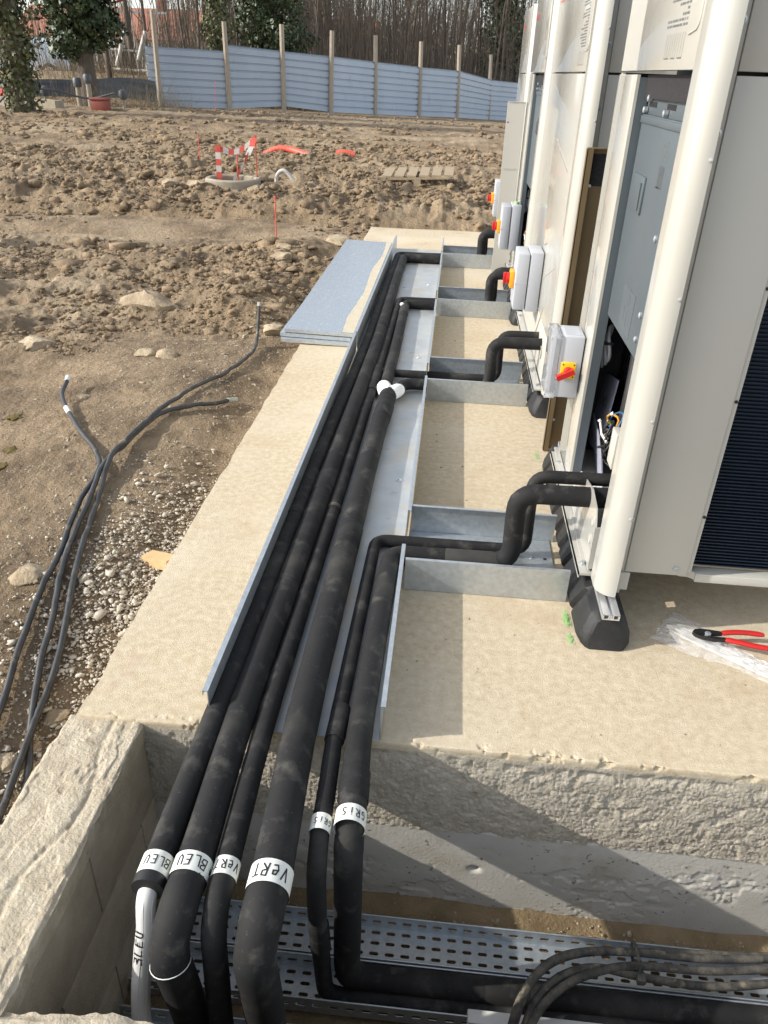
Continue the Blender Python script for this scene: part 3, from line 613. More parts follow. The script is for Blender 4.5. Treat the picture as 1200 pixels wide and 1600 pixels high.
# muddy cables hanging over the trays
mc = [[(.90,1.12,-.455),(.70,1.095,-.44),(.52,1.075,-.405),(.40,1.045,-.375),(.325,1.005,-.365),(.275,.955,-.39),(.25,.905,-.44),(.235,.85,-.52)],
      [(.92,1.10,-.455),(.70,1.07,-.445),(.53,1.05,-.415),(.42,1.01,-.395),(.345,.965,-.395),(.295,.915,-.425),(.27,.86,-.48),(.26,.80,-.55)],
      [(.94,1.08,-.46),(.72,1.045,-.46),(.55,1.035,-.43),(.44,1.03,-.40),(.36,1.00,-.395),(.305,.955,-.415),(.275,.90,-.46),(.26,.85,-.53)],
      [(.94,1.13,-.46),(.74,1.115,-.452),(.56,1.09,-.425),(.43,1.06,-.392),(.34,1.02,-.38),(.285,.97,-.40),(.255,.91,-.45),(.24,.86,-.53)]]
mc = [[(x, y, z-.022*math.sin(math.pi*min(1,k/7))) for k, (x,y,z) in enumerate(c_)] for c_ in mc]
for i, (pth, lab) in enumerate(zip(mc, ['muddy black cable arching highest over the perforated trays','muddy black cable nearest the camera in the arched bundle','muddy black cable in the middle of the arched bundle','muddy black cable at the back of the arched bundle'])):
    o = build('muddy_cable', MB().tube(smooth_path(pth), .0092, 10), 'cable_mud', None, 60); tag(o, lab, 'cable', 'muddy cables over the trench')
mb = MB(); c0 = V((.535,1.062,-.430)); mb.tube([c0+V((0,.042*math.cos(a),.024*math.sin(a))) for a in [2*math.pi*k/20 for k in range(21)]], .0035, 6)
mb.box(.527,.543,1.006,1.022,-.430,-.413)
tag(build('cable_tie', mb, 'cable_mud', None, 60), 'dirty tie strapped round the muddy cable bundle', 'cable tie')
tag(build('white_trunking', MB().box(.16,.62,.925,.955,-.535,-.500,.003), 'white', None, 40), 'white plastic trunking end lying in the trench beside the muddy cables', 'trunking')

# ------------------------------------------------------------------ stacked cover sheets
def cover(x0,x1,y0,y1,z,rot,label,slope):
    t = thing('cover_sheet', label, 'metal cover', ((x0+x1)/2,(y0+y1)/2,z), 'stacked galvanised cover sheets')
    c = Vector(t.location)
    build('top_sheet', MB().box(x0,x1,y0,y1,z,z+.0025), 'galv_cover', t)
    build('folded_edge', MB().box(x0-.002,x0,y0,y1,z-.016,z+.0025), 'galv', t)
    build('folded_edge', MB().box(x1,x1+.002,y0,y1,z-.016,z+.0025), 'galv', t)
    build('folded_edge', MB().box(x0,x1,y0-.002,y0,z-.016,z+.0025), 'galv', t)
    if slope > .018 and rot > 0:      # dried dust along the right edge
        r_ = random.Random(4); n_ = 60; va = []
        for k in range(n_):
            yy = y0+.01+(y1-y0-.02)*k/(n_-1); wd = (.035+.03*(1-k/n_)+r_.uniform(-.002,.003)+.010*math.sin(k*.23)); va += [(x1-wd,yy,z+.0032),(x1-.002,yy,z+.0032)]
        build('dust_film', MB().add(va,[(2*k,2*k+1,2*k+3,2*k+2) for k in range(n_-1)]), 'dust', t, fixn=False)
    t.rotation_euler = (0, slope, rot)
cover(-.885,-.500,4.02,6.60,.022,.004,'lowest galvanised cover sheet of the stack, its corner poking out over the mud',.015)
cover(-.872,-.487,4.05,6.62,.043,-.014,'middle galvanised cover sheet, showing as a thin edge under the top sheet',.02)
cover(-.868,-.492,4.06,6.66,.064,.002,'uppermost shiny galvanised cover sheet resting on the slab edge, dusted white',.02)

# ------------------------------------------------------------------ heat pump units
def text_obj(name, txt, size, origin, ux, uy, matn, parent, lift=.0008):
    cu = bpy.data.curves.new(name, 'FONT'); cu.body = txt; cu.size = size; cu.resolution_u = 2
    ob = bpy.data.objects.new(name, cu); C.objects.link(ob); dg = bpy.context.evaluated_depsgraph_get(); dg.update()
    me0 = ob.evaluated_get(dg).to_mesh(); ux, uy, O = Vector(ux), Vector(uy), Vector(origin); n = ux.cross(uy)
    mb = MB(); mb.add([O+ux*v.co.x+uy*v.co.y+n*lift for v in me0.vertices], [tuple(p.vertices) for p in me0.polygons])
    ob.evaluated_get(dg).to_mesh_clear(); bpy.data.objects.remove(ob); bpy.data.curves.remove(cu)
    return build(name, mb, matn, parent, fixn=False)
def print_block(X, ya, yb, za, zb, seed, cols=4):
    """rows of printed dashes and a small wiring diagram on a face that looks to -X"""
    r = random.Random(seed); mb = MB(); e = .0006
    def q(y0,y1,z0,z1): mb.add([(X-e,y0,z0),(X-e,y1,z0),(X-e,y1,z1),(X-e,z0*0+y0,z1)],[(0,1,2,3)])
    z = za
    while z < zb:
        y = ya + r.choice((0,0,.004))
        while y < yb:
            L = r.uniform(.004,.022); q(y, min(y+L,yb), z, z+.0045); y += L+r.uniform(.003,.010)
            if r.random() < .12: break
        z += .0095
    for k in range(9):
        y = ya+(yb-ya)*k/9; q(y, y+.0016, za-.06, za-.012)
        if k % 3 == 0: q(y, min(y+.035,yb), za-.06, za-.0575)
    return mb
def pump(X, y0, W, opened, label, seed):
    D, zb, zs, zt = .78, .13, 1.318, 1.72; y1 = y0+W
    t = thing('heat_pump', label, 'heat pump', (X+D/2, (y0+y1)/2, zb), 'row of heat pump units')
    # corner post with its rounded nose
    R = .050; prof = [(X,y0+.09),(X,y0+R)]+[(X+R-R*math.cos(a), y0+R-R*math.sin(a)) for a in [math.pi/2*k/10 for k in range(1,11)]]+[(X+R+.004,y0+.055),(X+.02,y0+.06),(X+.02,y0+.09)]
    build('corner_post', MB().prism(prof, zb-.005, zt), 'cream', t, 30)
    for k, z in enumerate((.36,.62,.90,1.17,1.45,1.65)): build('rivet', MB().lathe((X+R-.004,y0-.0008,z),[(.0042,.002),(.004,-.0008),(.0,-.0016)],8,'y'), 'alu', t, 40)
    # near side: recessed strip, side panels, coil, bottom rail
    ys = y0+.055
    build('recess_strip', MB().box(X+R-.002,X+R+.025,ys+.005,ys+.02,zb-.03,zt), 'cream2', t)
    build('foot_bracket', MB().box(X+R+.003,X+R+.040,ys-.004,ys+.004,zb-.012,zb+.041), 'cream2', t)
    for k, z in enumerate((.33,1.215,1.405)): build('screw', MB().lathe((X+R+.013,ys+.0048,z),[(.009,0),(.009,-.003),(.005,-.004),(.004,-.0015),(0,-.0015)],12,'y'), 'galv', t, 40)
    build('side_panel', MB().box(X+R+.026,X+.235,ys,ys+.02,zb+.042,zs-.0035,.0025), 'cream2', t, 40)
    build('side_panel', MB().box(X+R+.026,X+D,ys,ys+.02,zs+.0035,zt,.0025), 'cream2', t, 40)
    build('screw', MB().lathe((X+.205,ys,zb+.062),[(.008,0),(.008,-.003),(.005,-.004),(.004,-.0015),(0,-.0015)],12,'y'), 'galv', t, 40)
    build('panel_return', MB().box(X+.236,X+.247,ys+.006,ys+.03,zb+.05,zs-.004), 'cream2', t)
    for z in (.35,.66,.92): build('screw', MB().lathe((X+.242,ys+.006,z),[(.004,0),(.004,-.003),(0,-.003)],8,'y'), 'black', t, 40)
    mb = MB().box(X+.22,X+D-.005,ys+.052,ys+.09,zb+.05,zs)
    for k in range(118): mb.box(X+.25,X+D-.008,ys+.042,ys+.053,zb+.055+k*.0096,zb+.0585+k*.0096)
    build('coil_fins', mb, 'coil', t)
    build('bottom_rail', MB().box(X+.262,X+D,ys+.008,ys+.05,zb+.020,zb+.046,.003).prism([(X+.262,ys+.016),(X+.248,ys+.026),(X+.225,ys+.026),(X+.225,ys+.034),(X+.262,ys+.034)],zb+.024,zb+.046), 'cream', t, 40)
    build('rear_corner', MB().box(X+D-.04,X+D,y0+.02,y0+.08,zb,zt), 'cream2', t)
    # front: upper panel
    yf = y0+.093
    build('upper_panel', MB().box(X+.004,X+.03,yf,y1,zs+.004,zt,.002), 'cream', t, 40)
    build('top_grille', MB().box(X+.006,X+D-.004,y0+.06,y1-.006,zt-.03,zt+.004,.004), 'cream2', t, 40)
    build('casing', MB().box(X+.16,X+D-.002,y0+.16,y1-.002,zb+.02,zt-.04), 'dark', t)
    build('far_side', MB().box(X+.006,X+D,y1-.02,y1-.001,zb,zs), 'cream2', t)
    build('label_print', print_block(X+.004, yf+.13, yf+.31, zs+.085, zs+.27, seed), 'greyink', t, fixn=False)
    # embossed handle recess on the upper panel
    hy0, hy1, hz = yf+.03, yf+.10, zs+.075
    build('emboss', MB().tube(fillet([V((X+.0035,hy0,hz+.35)),V((X+.0035,hy0,hz)),V((X+.0035,hy1,hz-.008))],.02), .0022, 6), 'cream2', t, 60)
    text_obj('brand_lettering', 'TOSHIBA', .050, (X+.004, y1-.05, zs+.285), (0,-1,0), (0,0,1), 'redink', t)
    # base: flange and rail
    build('base_flange', MB().box(X-.030,X+.022,y0+.11,y1-.005,zb-.016,zb-.010).box(X-.030,X-.027,y0+.11,y1-.005,zb-.024,zb-.010), 'cream', t)
    for k in range(2):
        yy = y0+.30+k*.5; build('flange_rib', MB().obox((X-.006,yy,zb-.0075),(.008,0,0),(0,.13,0),(0,0,.003)), 'cream', t)
    for yy in (y0+.16, y1-.10): build('bolt', MB().lathe((X-.012,yy,zb-.010),[(.010,0),(.010,.0015),(.006,.002),(.006,.008),(0,.009)],6), 'galv', t, 30)
    build('base_pan', MB().box(X+.022,X+D,y0+.16,y1,zb-.01,zb+.02), 'cream2', t)
    if not opened:
        lp = build('lower_panel', MB().box(X+.004,X+.028,yf,y1,.336,zs-.002,.002), 'cream', t, 40)
        build('pipe_entry_plate', MB().box(X+.006,X+.028,yf,y1,zb,.333,.002), 'cream2', t, 40)
        for (a,b,c_,d) in ((.12,.98,.62,1.06),(.10,.62,.70,.40),(.55,1.17,.56,1.03),(.3,.40,.5,.2)):
            build('emboss', MB().obox((X+.0035,yf+(a+c_)/2*(W/1.3),(b+d)/2),(.0012,0,0),(0,(c_-a)/2*(W/1.3),(d-b)/2),(0,0,.004)), 'cream', lp)
        build('knockout', MB().lathe((X+.004,yf+.20,zb+.10),[(.030,0),(.030,-.003),(.026,-.003),(.026,-.001),(0,-.001)],20,'x'), 'cream2', lp, 40)
    else:
        ya, yb_ = yf, y0+W*.72           # the opening and the fixed white strip beyond it
        lp = build('fixed_strip', MB().box(X+.004,X+.014,yb_+.004,y1,zb-.005,zs-.004,.002).box(X+.004,X+.012,yb_,yb_+.004,zb-.005,zs-.004), 'cream', t, 40)
        build('strip_edge', MB().box(X+.002,X+.03,y1-.004,y1+.002,zb-.005,zs-.004), 'cream', lp)
        build('door_jamb', MB().box(X+.012,X+.040,yb_+.0005,yb_+.006,zb+.0,zs-.01), 'bluegrey', t)
        build('cavity_end', MB().box(X+.014,X+.16,y1-.03,y1-.021,zb+.02,zs), 'dark', t)
        build('foam_seal', MB().box(X+.03,X+.10,ya,yb_-.002,1.262,1.314), 'foam', t)
        eb = build('control_cover', MB().box(X+.032,X+.06,ya,yb_-.012,.695,1.225,.003).box(X+.040,X+.058,ya,yb_-.012,1.225,1.272,.002), 'bluegrey', t, 40)
        build('cover_step', MB().box(X+.028,X+.034,ya+.01,yb_-.012,1.205,1.222,.002), 'bluegrey', eb, 40)
        for k in (.42,.78): build('slot', MB().box(X+.0388,X+.0401,ya+(yb_-ya)*k,ya+(yb_-ya)*k+.085,1.243,1.255), 'black', eb)
        build('hatch', MB().box(X+.026,X+.033,ya+.36,ya+.50,1.00,1.09,.002).box(X+.022,X+.027,ya+.375,ya+.385,1.01,1.075), 'bluegrey', eb, 40)
        for (yy,zz) in ((ya+.03,1.262),(yb_-.06,1.262),(ya+.02,1.235),(yb_-.03,1.235),(ya+.15,.98),(ya+.15,.80),(ya+.15,.74),(ya+.30,1.235)):
            build('screw', MB().lathe((X+.032,yy,zz),[(.008,.006),(.008,-.004),(.004,-.006),(0,-.006)],10,'x'), 'galv', eb, 40)
        # wiring diagram sticker
        st = build('wiring_sticker', MB().box(X+.0312,X+.0322,ya+.235,ya+.385,.715,.825), 'bluegrey', eb)
        mb = MB(); r = random.Random(seed+5)
        for k in range(11):
            y_ = ya+.245+r.uniform(0,.09); z_ = .725+r.uniform(0,.07); L = r.uniform(.015,.045)
            if k % 2: mb.box(X+.0306,X+.0313,y_,y_+.0022,z_,z_+L)
            else: mb.box(X+.0306,X+.0313,y_,y_+L,z_,z_+.0022)
        build('diagram_lines', mb, 'greyink', st)
        build('small_print', print_block(X+.032, ya+.20, ya+.255, 1.14, 1.18, seed+2), 'greyink', eb, fixn=False)
        # cavity: coil at the back, black pipe, cable loops, papers, wires
        mb = MB().box(X+.158,X+.162,ya,y1-.03,.15,.70)
        for k in range(54): mb.box(X+.150,X+.159,ya,y1-.03,.16+k*.01,.164+k*.01)
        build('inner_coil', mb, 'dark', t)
        build('suction_hose', MB().tube(smooth_path([(X+.10,ya+.40,.72),(X+.10,ya+.38,.60),(X+.095,ya+.36,.50),(X+.09,ya+.36,.40)]),.016,10), 'black', t, 60)
        for k in range(4):
            cc = V((X+.062-.004*k, yb_+.045+.012*k, .590-.012*k)); s1 = .022+.004*k
            build('cable_loop', MB().tube([cc+V((.006*math.sin(a*2+k), s1*math.sin(a)*(1.1-.35*math.cos(a)), .055*math.cos(a))) for a in [2*math.pi*j/22 for j in range(23)]], .006, 7), 'greywire', t, 60)
        build('cable_tie', MB().box(X+.045,X+.072,yb_+.015,yb_+.085,.594,.602), 'black', t)
        build('paper_sheet', MB().obox((X+.10,ya+.68,.335),(.002,0,.0),(0,.10,-.02),(.015,.02,.12)), 'paper', t)
        build('paper_sheet', MB().obox((X+.085,ya+.56,.235),(.002,0,0),(0,.10,.012),(-.015,.01,.085)), 'paper', t)
        tp = MB()
        for k in range(4): tp.obox((X+.093,ya+.66+k*.0,.37+k*.010),(.0012,0,0),(0,.03,-.005),(0,0,.0015))
        build('paper_print', tp, 'greyink', t)
        r = random.Random(seed+9)
        for k in range(11):
            cc = V((X+.05+r.uniform(-.012,.015), ya+.31+r.uniform(-.02,.02), .41+r.uniform(-.03,.02))); s1 = r.uniform(.018,.04)
            build('wire', MB().tube([cc+V((.012*math.sin(a*2+k), s1*math.sin(a), .055*math.cos(a+.2*k)+.02*math.sin(a))) for a in [2*math.pi*j/16 for j in range(17)]], .0033, 6), ['black','black','blue','black','wireo','black','blue','black','wirey','black','black'][k], t, 60)
        build('cable_tie', MB().tube([(X+.03,ya+.36,.425),(X+.028,ya+.31,.412),(X+.035,ya+.26,.408)],.004,6), 'white', t, 60)
        build('cable_tie', MB().lathe((X+.028,ya+.365,.43),[(0,-.007),(.007,0),(0,.007)],8), 'white', t)
        build('cable_tie', MB().lathe((X+.035,ya+.26,.495),[(0,-.008),(.007,0),(0,.008)],8), 'white', t)
        build('terminal_block', MB().box(X+.02,X+.05,ya+.10,ya+.16,.40,.50,.003), 'cream2', t, 40)
        build('inner_floor', MB().box(X+.02,X+.155,ya,yb_,zb+.02,zb+.03), 'cream', t)
        # crumpled clear wrapping at the foot of the cavity
        vs = []; n_ = 9
        for i in range(n_):
            for j in range(n_): vs.append((X+.03+.09*i/(n_-1)+r.uniform(-.012,.012), ya+.22+.26*j/(n_-1)+r.uniform(-.012,.012), .165+.05*math.sin(i*.6+.4)*math.sin(j*.5)+r.uniform(-.012,.016)))
        build('polythene_wrap', MB().add(vs,[(i*n_+j,i*n_+j+1,(i+1)*n_+j+1,(i+1)*n_+j) for i in range(n_-1) for j in range(n_-1)]), 'plastic', t, fixn=False)
        # pipe entry plate with its sloping top and oval holes
        py0, py1 = ya+.03, ya+.40
        poly = [(py0,zb-.006),(py1,zb-.006),(py1,.235),(py1-.06,.275),(py0+.12,.315),(py0+.03,.30),(py0,.26)]
        build('pipe_entry_plate', MB().prism(poly, X-.004, X-.001, 'x').prism([(py0-.002,zb),(py0+.004,zb),(py0+.004,.26),(py0-.002,.26)],X-.004,X+.02,'x'), 'cream', t)
        for k, (yy,zz) in enumerate(((py0+.30,.19),(py0+.30,.245),(py0+.045,.20),(py0+.045,.255))):
            build('knockout', MB().lathe((X-.004,yy,zz),[(.014,0),(.014,-.002),(.011,-.002),(.011,-.0005),(0,-.0005)],16,'x'), 'cream2', t, 40)
    return t
pump(.444,1.688,.905,True,'nearest cream heat pump, cover off, blue grey control plate and wiring exposed',21)
pump(.430,3.115,1.385,False,'second cream heat pump, closed, behind the brown sheet',22)
pump(.428,4.700,1.15,True,'third cream heat pump, its cover off and leaning at its far side',23)
pump(.430,6.15,.95,False,'farthest cream heat pump at the end of the row',24)

# ------------------------------------------------------------------ rubber feet with rails
def foot(X, y0, L, label):
    t = thing('rubber_foot', label, 'rubber foot', (X,y0+L/2,0), 'rubber feet under the units')
    sec = [(-.064,0),(-.072,.012),(-.070,.030),(-.044,.088),(-.028,.096),(.028,.096),(.044,.088),(.070,.030),(.072,.012),(.064,0)]
    st = [(0,.62),(.008,.78),(.025,.92),(.05,.985),(.08,1.0)]; k = .12
    pitch = .105
    while k < L-.10:
        st += [(k,1.0),(k+.006,.80),(k+.026,.80),(k+.034,1.0)]; k += pitch
    st += [(L-.06,1.0),(L-.03,.97),(L-.008,.9),(L,.8)]
    vs = []; n = len(sec)
    for (yy, s_) in st:
        for (a,b) in sec:
            skew = .25*(.096-b)/.096*.12
            vs.append((X+a*s_, y0+yy-(.02 if yy < .05 else 0)*(b/.096)*-1+skew*(.0 if yy < .08 or yy > L-.09 else .8), b*(.9+.1*s_) if yy > .03 else b*(.86+.14*yy/.03)))
    m = len(st); fs = [(i*n+j,i*n+j+1,(i+1)*n+j+1,(i+1)*n+j) for i in range(m-1) for j in range(n-1)]+[tuple(range(n)), tuple((m-1)*n+j for j in range(n))]+[(i*n+n-1,i*n,(i+1)*n,(i+1)*n+n-1) for i in range(m-1)]
    build('rubber_body', MB().add(vs, fs), 'foot', t, 35)
    mb = MB().box(X-.022,X+.022,y0+.005,y0+L-.02,.0955,.099)
    for a,b in ((-.022,-.018),(-.007,-.0045),(.0045,.007),(.018,.022)): mb.box(X+a,X+b,y0+.005,y0+L-.02,.099,.112)
    mb.box(X-.022,X-.007,y0+.005,y0+L-.02,.110,.1125).box(X+.007,X+.022,y0+.005,y0+L-.02,.110,.1125)
    build('rail', mb, 'alu', t)
foot(.478,1.622,1.10,'black rubber foot with steel rail under the nearest unit, its rounded end facing us')
foot(.468,3.19,1.05,'black rubber foot under the second unit, below the grey switch box')
foot(.455,4.62,1.05,'black rubber foot under the third unit')
foot(.458,5.95,.9,'black rubber foot under the farthest unit')

# ------------------------------------------------------------------ isolator boxes
t = thing('switch_box', 'grey switch box with clear lid, yellow plate and red handle on the nearest unit', 'switch box', (.40,2.42,.39), 'isolator boxes on the units')
build('box_body', MB().box(.374,.444,2.430,2.56,.388,.592,.004), 'boxgrey', t, 40)
build('top_recess', MB().box(.386,.434,2.448,2.545,.5905,.5930), 'boxgrey', t)
build('clear_lid', MB().box(.342,.373,2.426,2.566,.384,.596,.004), 'clear', t, 40)
build('inner_plate', MB().box(.355,.368,2.44,2.552,.40,.58), 'boxgrey', t)
for zz in (.396,.584):
    for yy in (2.436,2.556): build('lid_screw', MB().lathe((.342,yy,zz),[(.007,.0),(.007,-.003),(0,-.003)],8,'x'), 'boxgrey', t, 40)
yp = build('yellow_plate', MB().box(.380,.427,2.423,2.430,.455,.509,.002), 'yellow', t, 40)
for a in (.386,.421):
    for b in (.462,.502): build('plate_screw', MB().lathe((a,2.423,b),[(.0025,0),(.0025,-.0008),(0,-.0008)],8,'y'), 'black', yp)
hb = build('red_handle', MB().lathe((.403,2.422,.482),[(.014,0),(.014,-.010),(.011,-.014),(0,-.014)],14,'y').obox((.394,2.403,.475),(.026,0,.014),(0,.010,0),(-.004,0,.007)), 'red', t, 40)
def iso(X, y, z0, z1, dx, label, plate='orange', cap=False):
    t = thing('switch_box', label, 'switch box', (X-dx/2,y+.09,z0), 'isolator boxes on the units')
    build('box_body', MB().box(X-dx*.5,X,y,y+.19,z0,z1-.004,.003), 'boxgrey', t, 40)
    build('box_lid', MB().box(X-dx,X-dx*.5-.004,y-.002,y+.192,z0+.006,z1-.012,.003), 'boxgrey', t, 40)
    zc = (z0+z1)/2-.01
    build('lid_ridge', MB().box(X-dx-.0015,X-dx*.55,y-.0032,y+.10,zc-.001,zc+.003), 'boxgrey', t)
    build('orange_plate', MB().box(X-dx-.022,X-dx,y+.055,y+.135,zc-.035,zc+.042,.004), plate, t, 40)
    build('red_handle', MB().lathe((X-dx-.022,y+.095,zc+.004),[(.027,0),(.026,-.014),(.02,-.016),(0,-.016)],16,'x').box(X-dx-.052,X-dx-.036,y+.087,y+.103,zc-.022,zc+.03,.003), 'red', t, 40)
    if cap: build('green_plug', MB().lathe((X-.03,y+.08,z1-.004),[(.016,0),(.016,.012),(.012,.014),(0,.014)],12), 'green', t, 40)
iso(.430,3.72,.325,.600,.118,'pale grey switch box with orange plate on the second unit')
iso(.428,5.26,.310,.590,.118,'pale grey switch box with a green plug on top, on the third unit',cap=True)
iso(.430,6.62,.305,.585,.115,'pale grey switch box partly hidden behind the leaning cover, on the farthest unit')

# ------------------------------------------------------------------ removed panels
t = thing('bronze_panel', 'bronze brown sheet standing upright between the first and second units', 'metal panel', (.60,2.88,0))
build('sheet', MB().box(.425,.80,2.868,2.872,.004,1.10), 'bronze', t)
build('folded_edge', MB().box(.424,.427,2.845,2.872,.004,1.10).box(.424,.445,2.845,2.848,.004,1.10), 'bronze', t)
build('top_fold', MB().box(.427,.80,2.845,2.872,1.10,1.103), 'bronze', t)
build('black_patch', MB().box(.449,.60,2.8655,2.868,.985,1.085), 'foam', t)
for zz in (.13,.985): build('rivet', MB().lathe((.452,2.8675,zz),[(.006,0),(.005,-.003),(0,-.004)],10,'y'), 'alu', t, 40)
t = thing('removed_cover', 'tall cream unit cover taken off and stood on the slab before the farthest unit', 'metal panel', (.36,5.82,0))
build('sheet', MB().obox((.365,5.822,.578),(.058,0,.0),(0,.0015,0),(0,.006,.574)), 'cream2', t)
build('folded_edge', MB().obox((.307,5.833,.578),(.0012,0,0),(0,.012,0),(0,.006,.574)).obox((.365,5.834,1.152),(.058,0,0),(0,.012,0),(0,0,.001)), 'cream2', t)
for zz in (.30,.74): build('emboss', MB().box(.318,.40,5.8185+(zz-.578)*.0105-.0005,5.822+(zz-.578)*.0105,zz,zz+.009), 'cream', t)
build('screw_hole', MB().lathe((.318,5.8262,1.03),[(.005,0),(.005,-.0022),(0,-.0022)],8,'y'), 'black', t)

# ------------------------------------------------------------------ pliers and bag of ties
t = thing('pliers', 'black pliers with red handles lying on a plastic bag on the slab', 'pliers', (.80,1.68,.02))
def bar(pts, r, flat=.7): return MB().tube(smooth_path(pts,5), r, 10, flat=flat)
build('handle', bar([(.790,1.695,.032),(.825,1.701,.034),(.865,1.706,.032),(.905,1.705,.030)],[.006]+[.0085]*13+[.0078,.006],.75), 'red', t, 60)
build('handle', bar([(.795,1.672,.030),(.83,1.664,.030),(.87,1.656,.028),(.93,1.650,.026)],[.006]+[.0085]*13+[.0078,.006],.75), 'red', t, 60)
build('jaw', MB().prism([(.714,1.690),(.722,1.700),(.735,1.704),(.760,1.702),(.792,1.698),(.792,1.690),(.765,1.686),(.745,1.683),(.728,1.685)],.026,.036), 'black', t, 40)
build('jaw', MB().prism([(.716,1.689),(.728,1.681),(.745,1.676),(.768,1.676),(.797,1.676),(.797,1.668),(.765,1.666),(.735,1.672),(.720,1.680)],.024,.034), 'black', t, 40)
build('pivot', MB().lathe((.752,1.684,.022),[(.008,0),(.008,.016),(.006,.0175),(0,.0175)],14), 'galv', t, 40)
t = thing('plastic_bag', 'crumpled clear plastic bag of white cable ties on the slab under the pliers', 'plastic bag', (.79,1.66,0))
r = random.Random(3); ax0, ax1 = V((.655,1.752,0)), V((1.02,1.475,0)); dv = (ax1-ax0).normalized(); pv = V((-dv.y,dv.x,0)); L = (ax1-ax0).length
vs = []; NI, NJ = 34, 16
for i in range(NI):
    s_ = i/(NI-1); wd = .050-.018*s_ + (.028 if s_ < .2 else .028*max(0,1-(s_-.2)*4))
    for j in range(NJ):
        q_ = j/(NJ-1)*2-1; h = .020*(1-q_*q_)*(1 if s_ > .1 else .6+4*s_)+ r.uniform(-.004,.005)
        vs.append(ax0+dv*(s_*L+r.uniform(-.005,.005))+pv*(q_*wd+r.uniform(-.004,.004))+V((0,0,max(.003,h))))
build('film', MB().add(vs,[(i*NJ+j,i*NJ+j+1,(i+1)*NJ+j+1,(i+1)*NJ+j) for i in range(NI-1) for j in range(NJ-1)]), 'plastic', t, fixn=False)
for k in range(11):
    o_ = pv*r.uniform(-.022,.022)+V((0,0,r.uniform(.004,.012))); a_ = r.uniform(.06,.14)
    build('cable_tie', MB().obox(ax0+dv*(a_*L+.5*L*(1-a_))+o_, dv*(.5*L*(1-a_))+pv*r.uniform(-.004,.004), pv*.0018, (0,0,.0006)), 'white', t)

# ------------------------------------------------------------------ cables on the ground at the left
def gcable(pts, r, lab, ends):
    pts2 = []
    for p in smooth_path([(x,y,0) for x,y,_ in pts], 10): pts2.append(p)
    hs = [h for _,_,h in pts]; n = len(pts2); out = []
    for i, p in enumerate(pts2):
        s_ = i/(n-1)*(len(hs)-1); a = int(min(s_,len(hs)-2)); h = hs[a]+(hs[a+1]-hs[a])*(s_-a)
        out.append(V((p.x,p.y,float(ground_z(p.x,p.y))+h+r)))
    t = thing('cable', lab, 'cable', tuple(out[0]), 'black cables lying on the earth')
    build('sheath', MB().tube(out, r, 9), 'cable', t, 60)
    for e in ends:
        i = int(e*(n-1)); j = min(n-1, i+2) if e < .9 else n-1; i = j-2
        build('white_tag', MB().tube([out[i],(out[i]+out[j])*.5,out[j]], r*1.25, 9), 'tape', t, 60)
    return out
gcable([(-1.02,.75,.02),(-1.05,1.1,.01),(-1.080,1.378,.01),(-1.106,1.540,.01),(-1.144,1.755,.01),(-1.166,1.939,.01),(-1.237,2.267,.01),(-1.250,2.476,.02),(-1.331,2.628,.01),(-1.489,2.821,.01),(-1.690,3.12,.03),(-1.735,3.29,.06)],.0095,'cable whose free end hooks up at the left of the gravel mound',[.86,.99])
gcable([(-.86,.72,.06),(-.90,1.0,.03),(-.942,1.232,.01),(-.990,1.363,.01),(-1.041,1.545,.01),(-1.071,1.699,.01),(-1.142,1.941,.01),(-1.203,2.270,.02),(-1.237,2.488,.03),(-1.233,2.720,.01),(-1.191,2.981,.01),(-1.091,3.107,.01),(-.949,3.321,.01)],.0095,'cable with its tagged tip curving to the right across the mound',[.90,.99])
gcable([(-.89,.70,.05),(-.93,.95,.03),(-.957,1.129,.02),(-.979,1.317,.02),(-.990,1.457,.01),(-1.001,1.562,.01),(-1.034,1.709,.01),(-1.102,1.953,.01),(-1.185,2.312,.01),(-1.228,2.562,.04),(-1.214,2.886,.02),(-1.156,3.314,.01),(-1.069,3.665,.01),(-1.042,4.022,.01),(-1.063,4.22,.03),(-1.062,4.27,.12),(-1.058,4.30,.21)],.0095,'longest cable, its far end standing up out of the earth near the steel covers',[.93,.985])
tag(build('wood_offcut', MB().obox((-.872,2.03,-.108),(.050,-.022,.008),(.012,.020,0),(0,.004,.016)), 'freshwood', None), 'short offcut of fresh orange wood by the slab edge', 'wood')
tag(build('wood_offcut', MB().obox((-1.31,2.14,-.085),(.03,.03,.004),(.008,-.008,0),(0,0,.006)), 'slat', None), 'thin pale splinter of wood lying left of the cables', 'wood')
for i,(x,y) in enumerate([(-1.70,2.66),(-1.85,2.98),(-1.66,2.52)]):
    zz = float(ground_z(x,y)); bv, bf = iv[i]
    o = build('moss_clump', MB().add([(x+.035*p[0]*(1+.3*math.sin(9*p[1])),y+.045*p[1]*(1+.3*math.sin(8*p[0])),zz+.010*p[2]+.002) for p in bv],[tuple(f) for f in bf]), 'moss', None, 60); tag(o, ['yellowish moss clump at the left edge beside the mound, middle of three','farthest of the three moss clumps at the left edge','nearest of the three moss clumps at the left edge'][i], 'moss', 'moss clumps')

# ------------------------------------------------------------------ corrugated fence
fposts = [(-9.54,27.0,.05,1.73,-9.52,2.68),(-6.89,25.5,.03,1.80,-6.92,2.35),(-5.97,29.0,.13,1.75,-5.98,2.50),(-4.53,30.0,-.04,1.67,-4.48,2.41),(-3.17,32.0,-.14,1.57,-3.22,2.39),
          (-1.63,34.0,-.23,1.47,-1.69,2.31),(-.15,36.0,-.31,1.40,-.26,2.30),(1.31,41.0,-.56,1.10,1.16,2.11),(3.6,44.5,-.72,.95,3.4,1.9),(6.4,47,-.8,.85,6.3,1.8)]
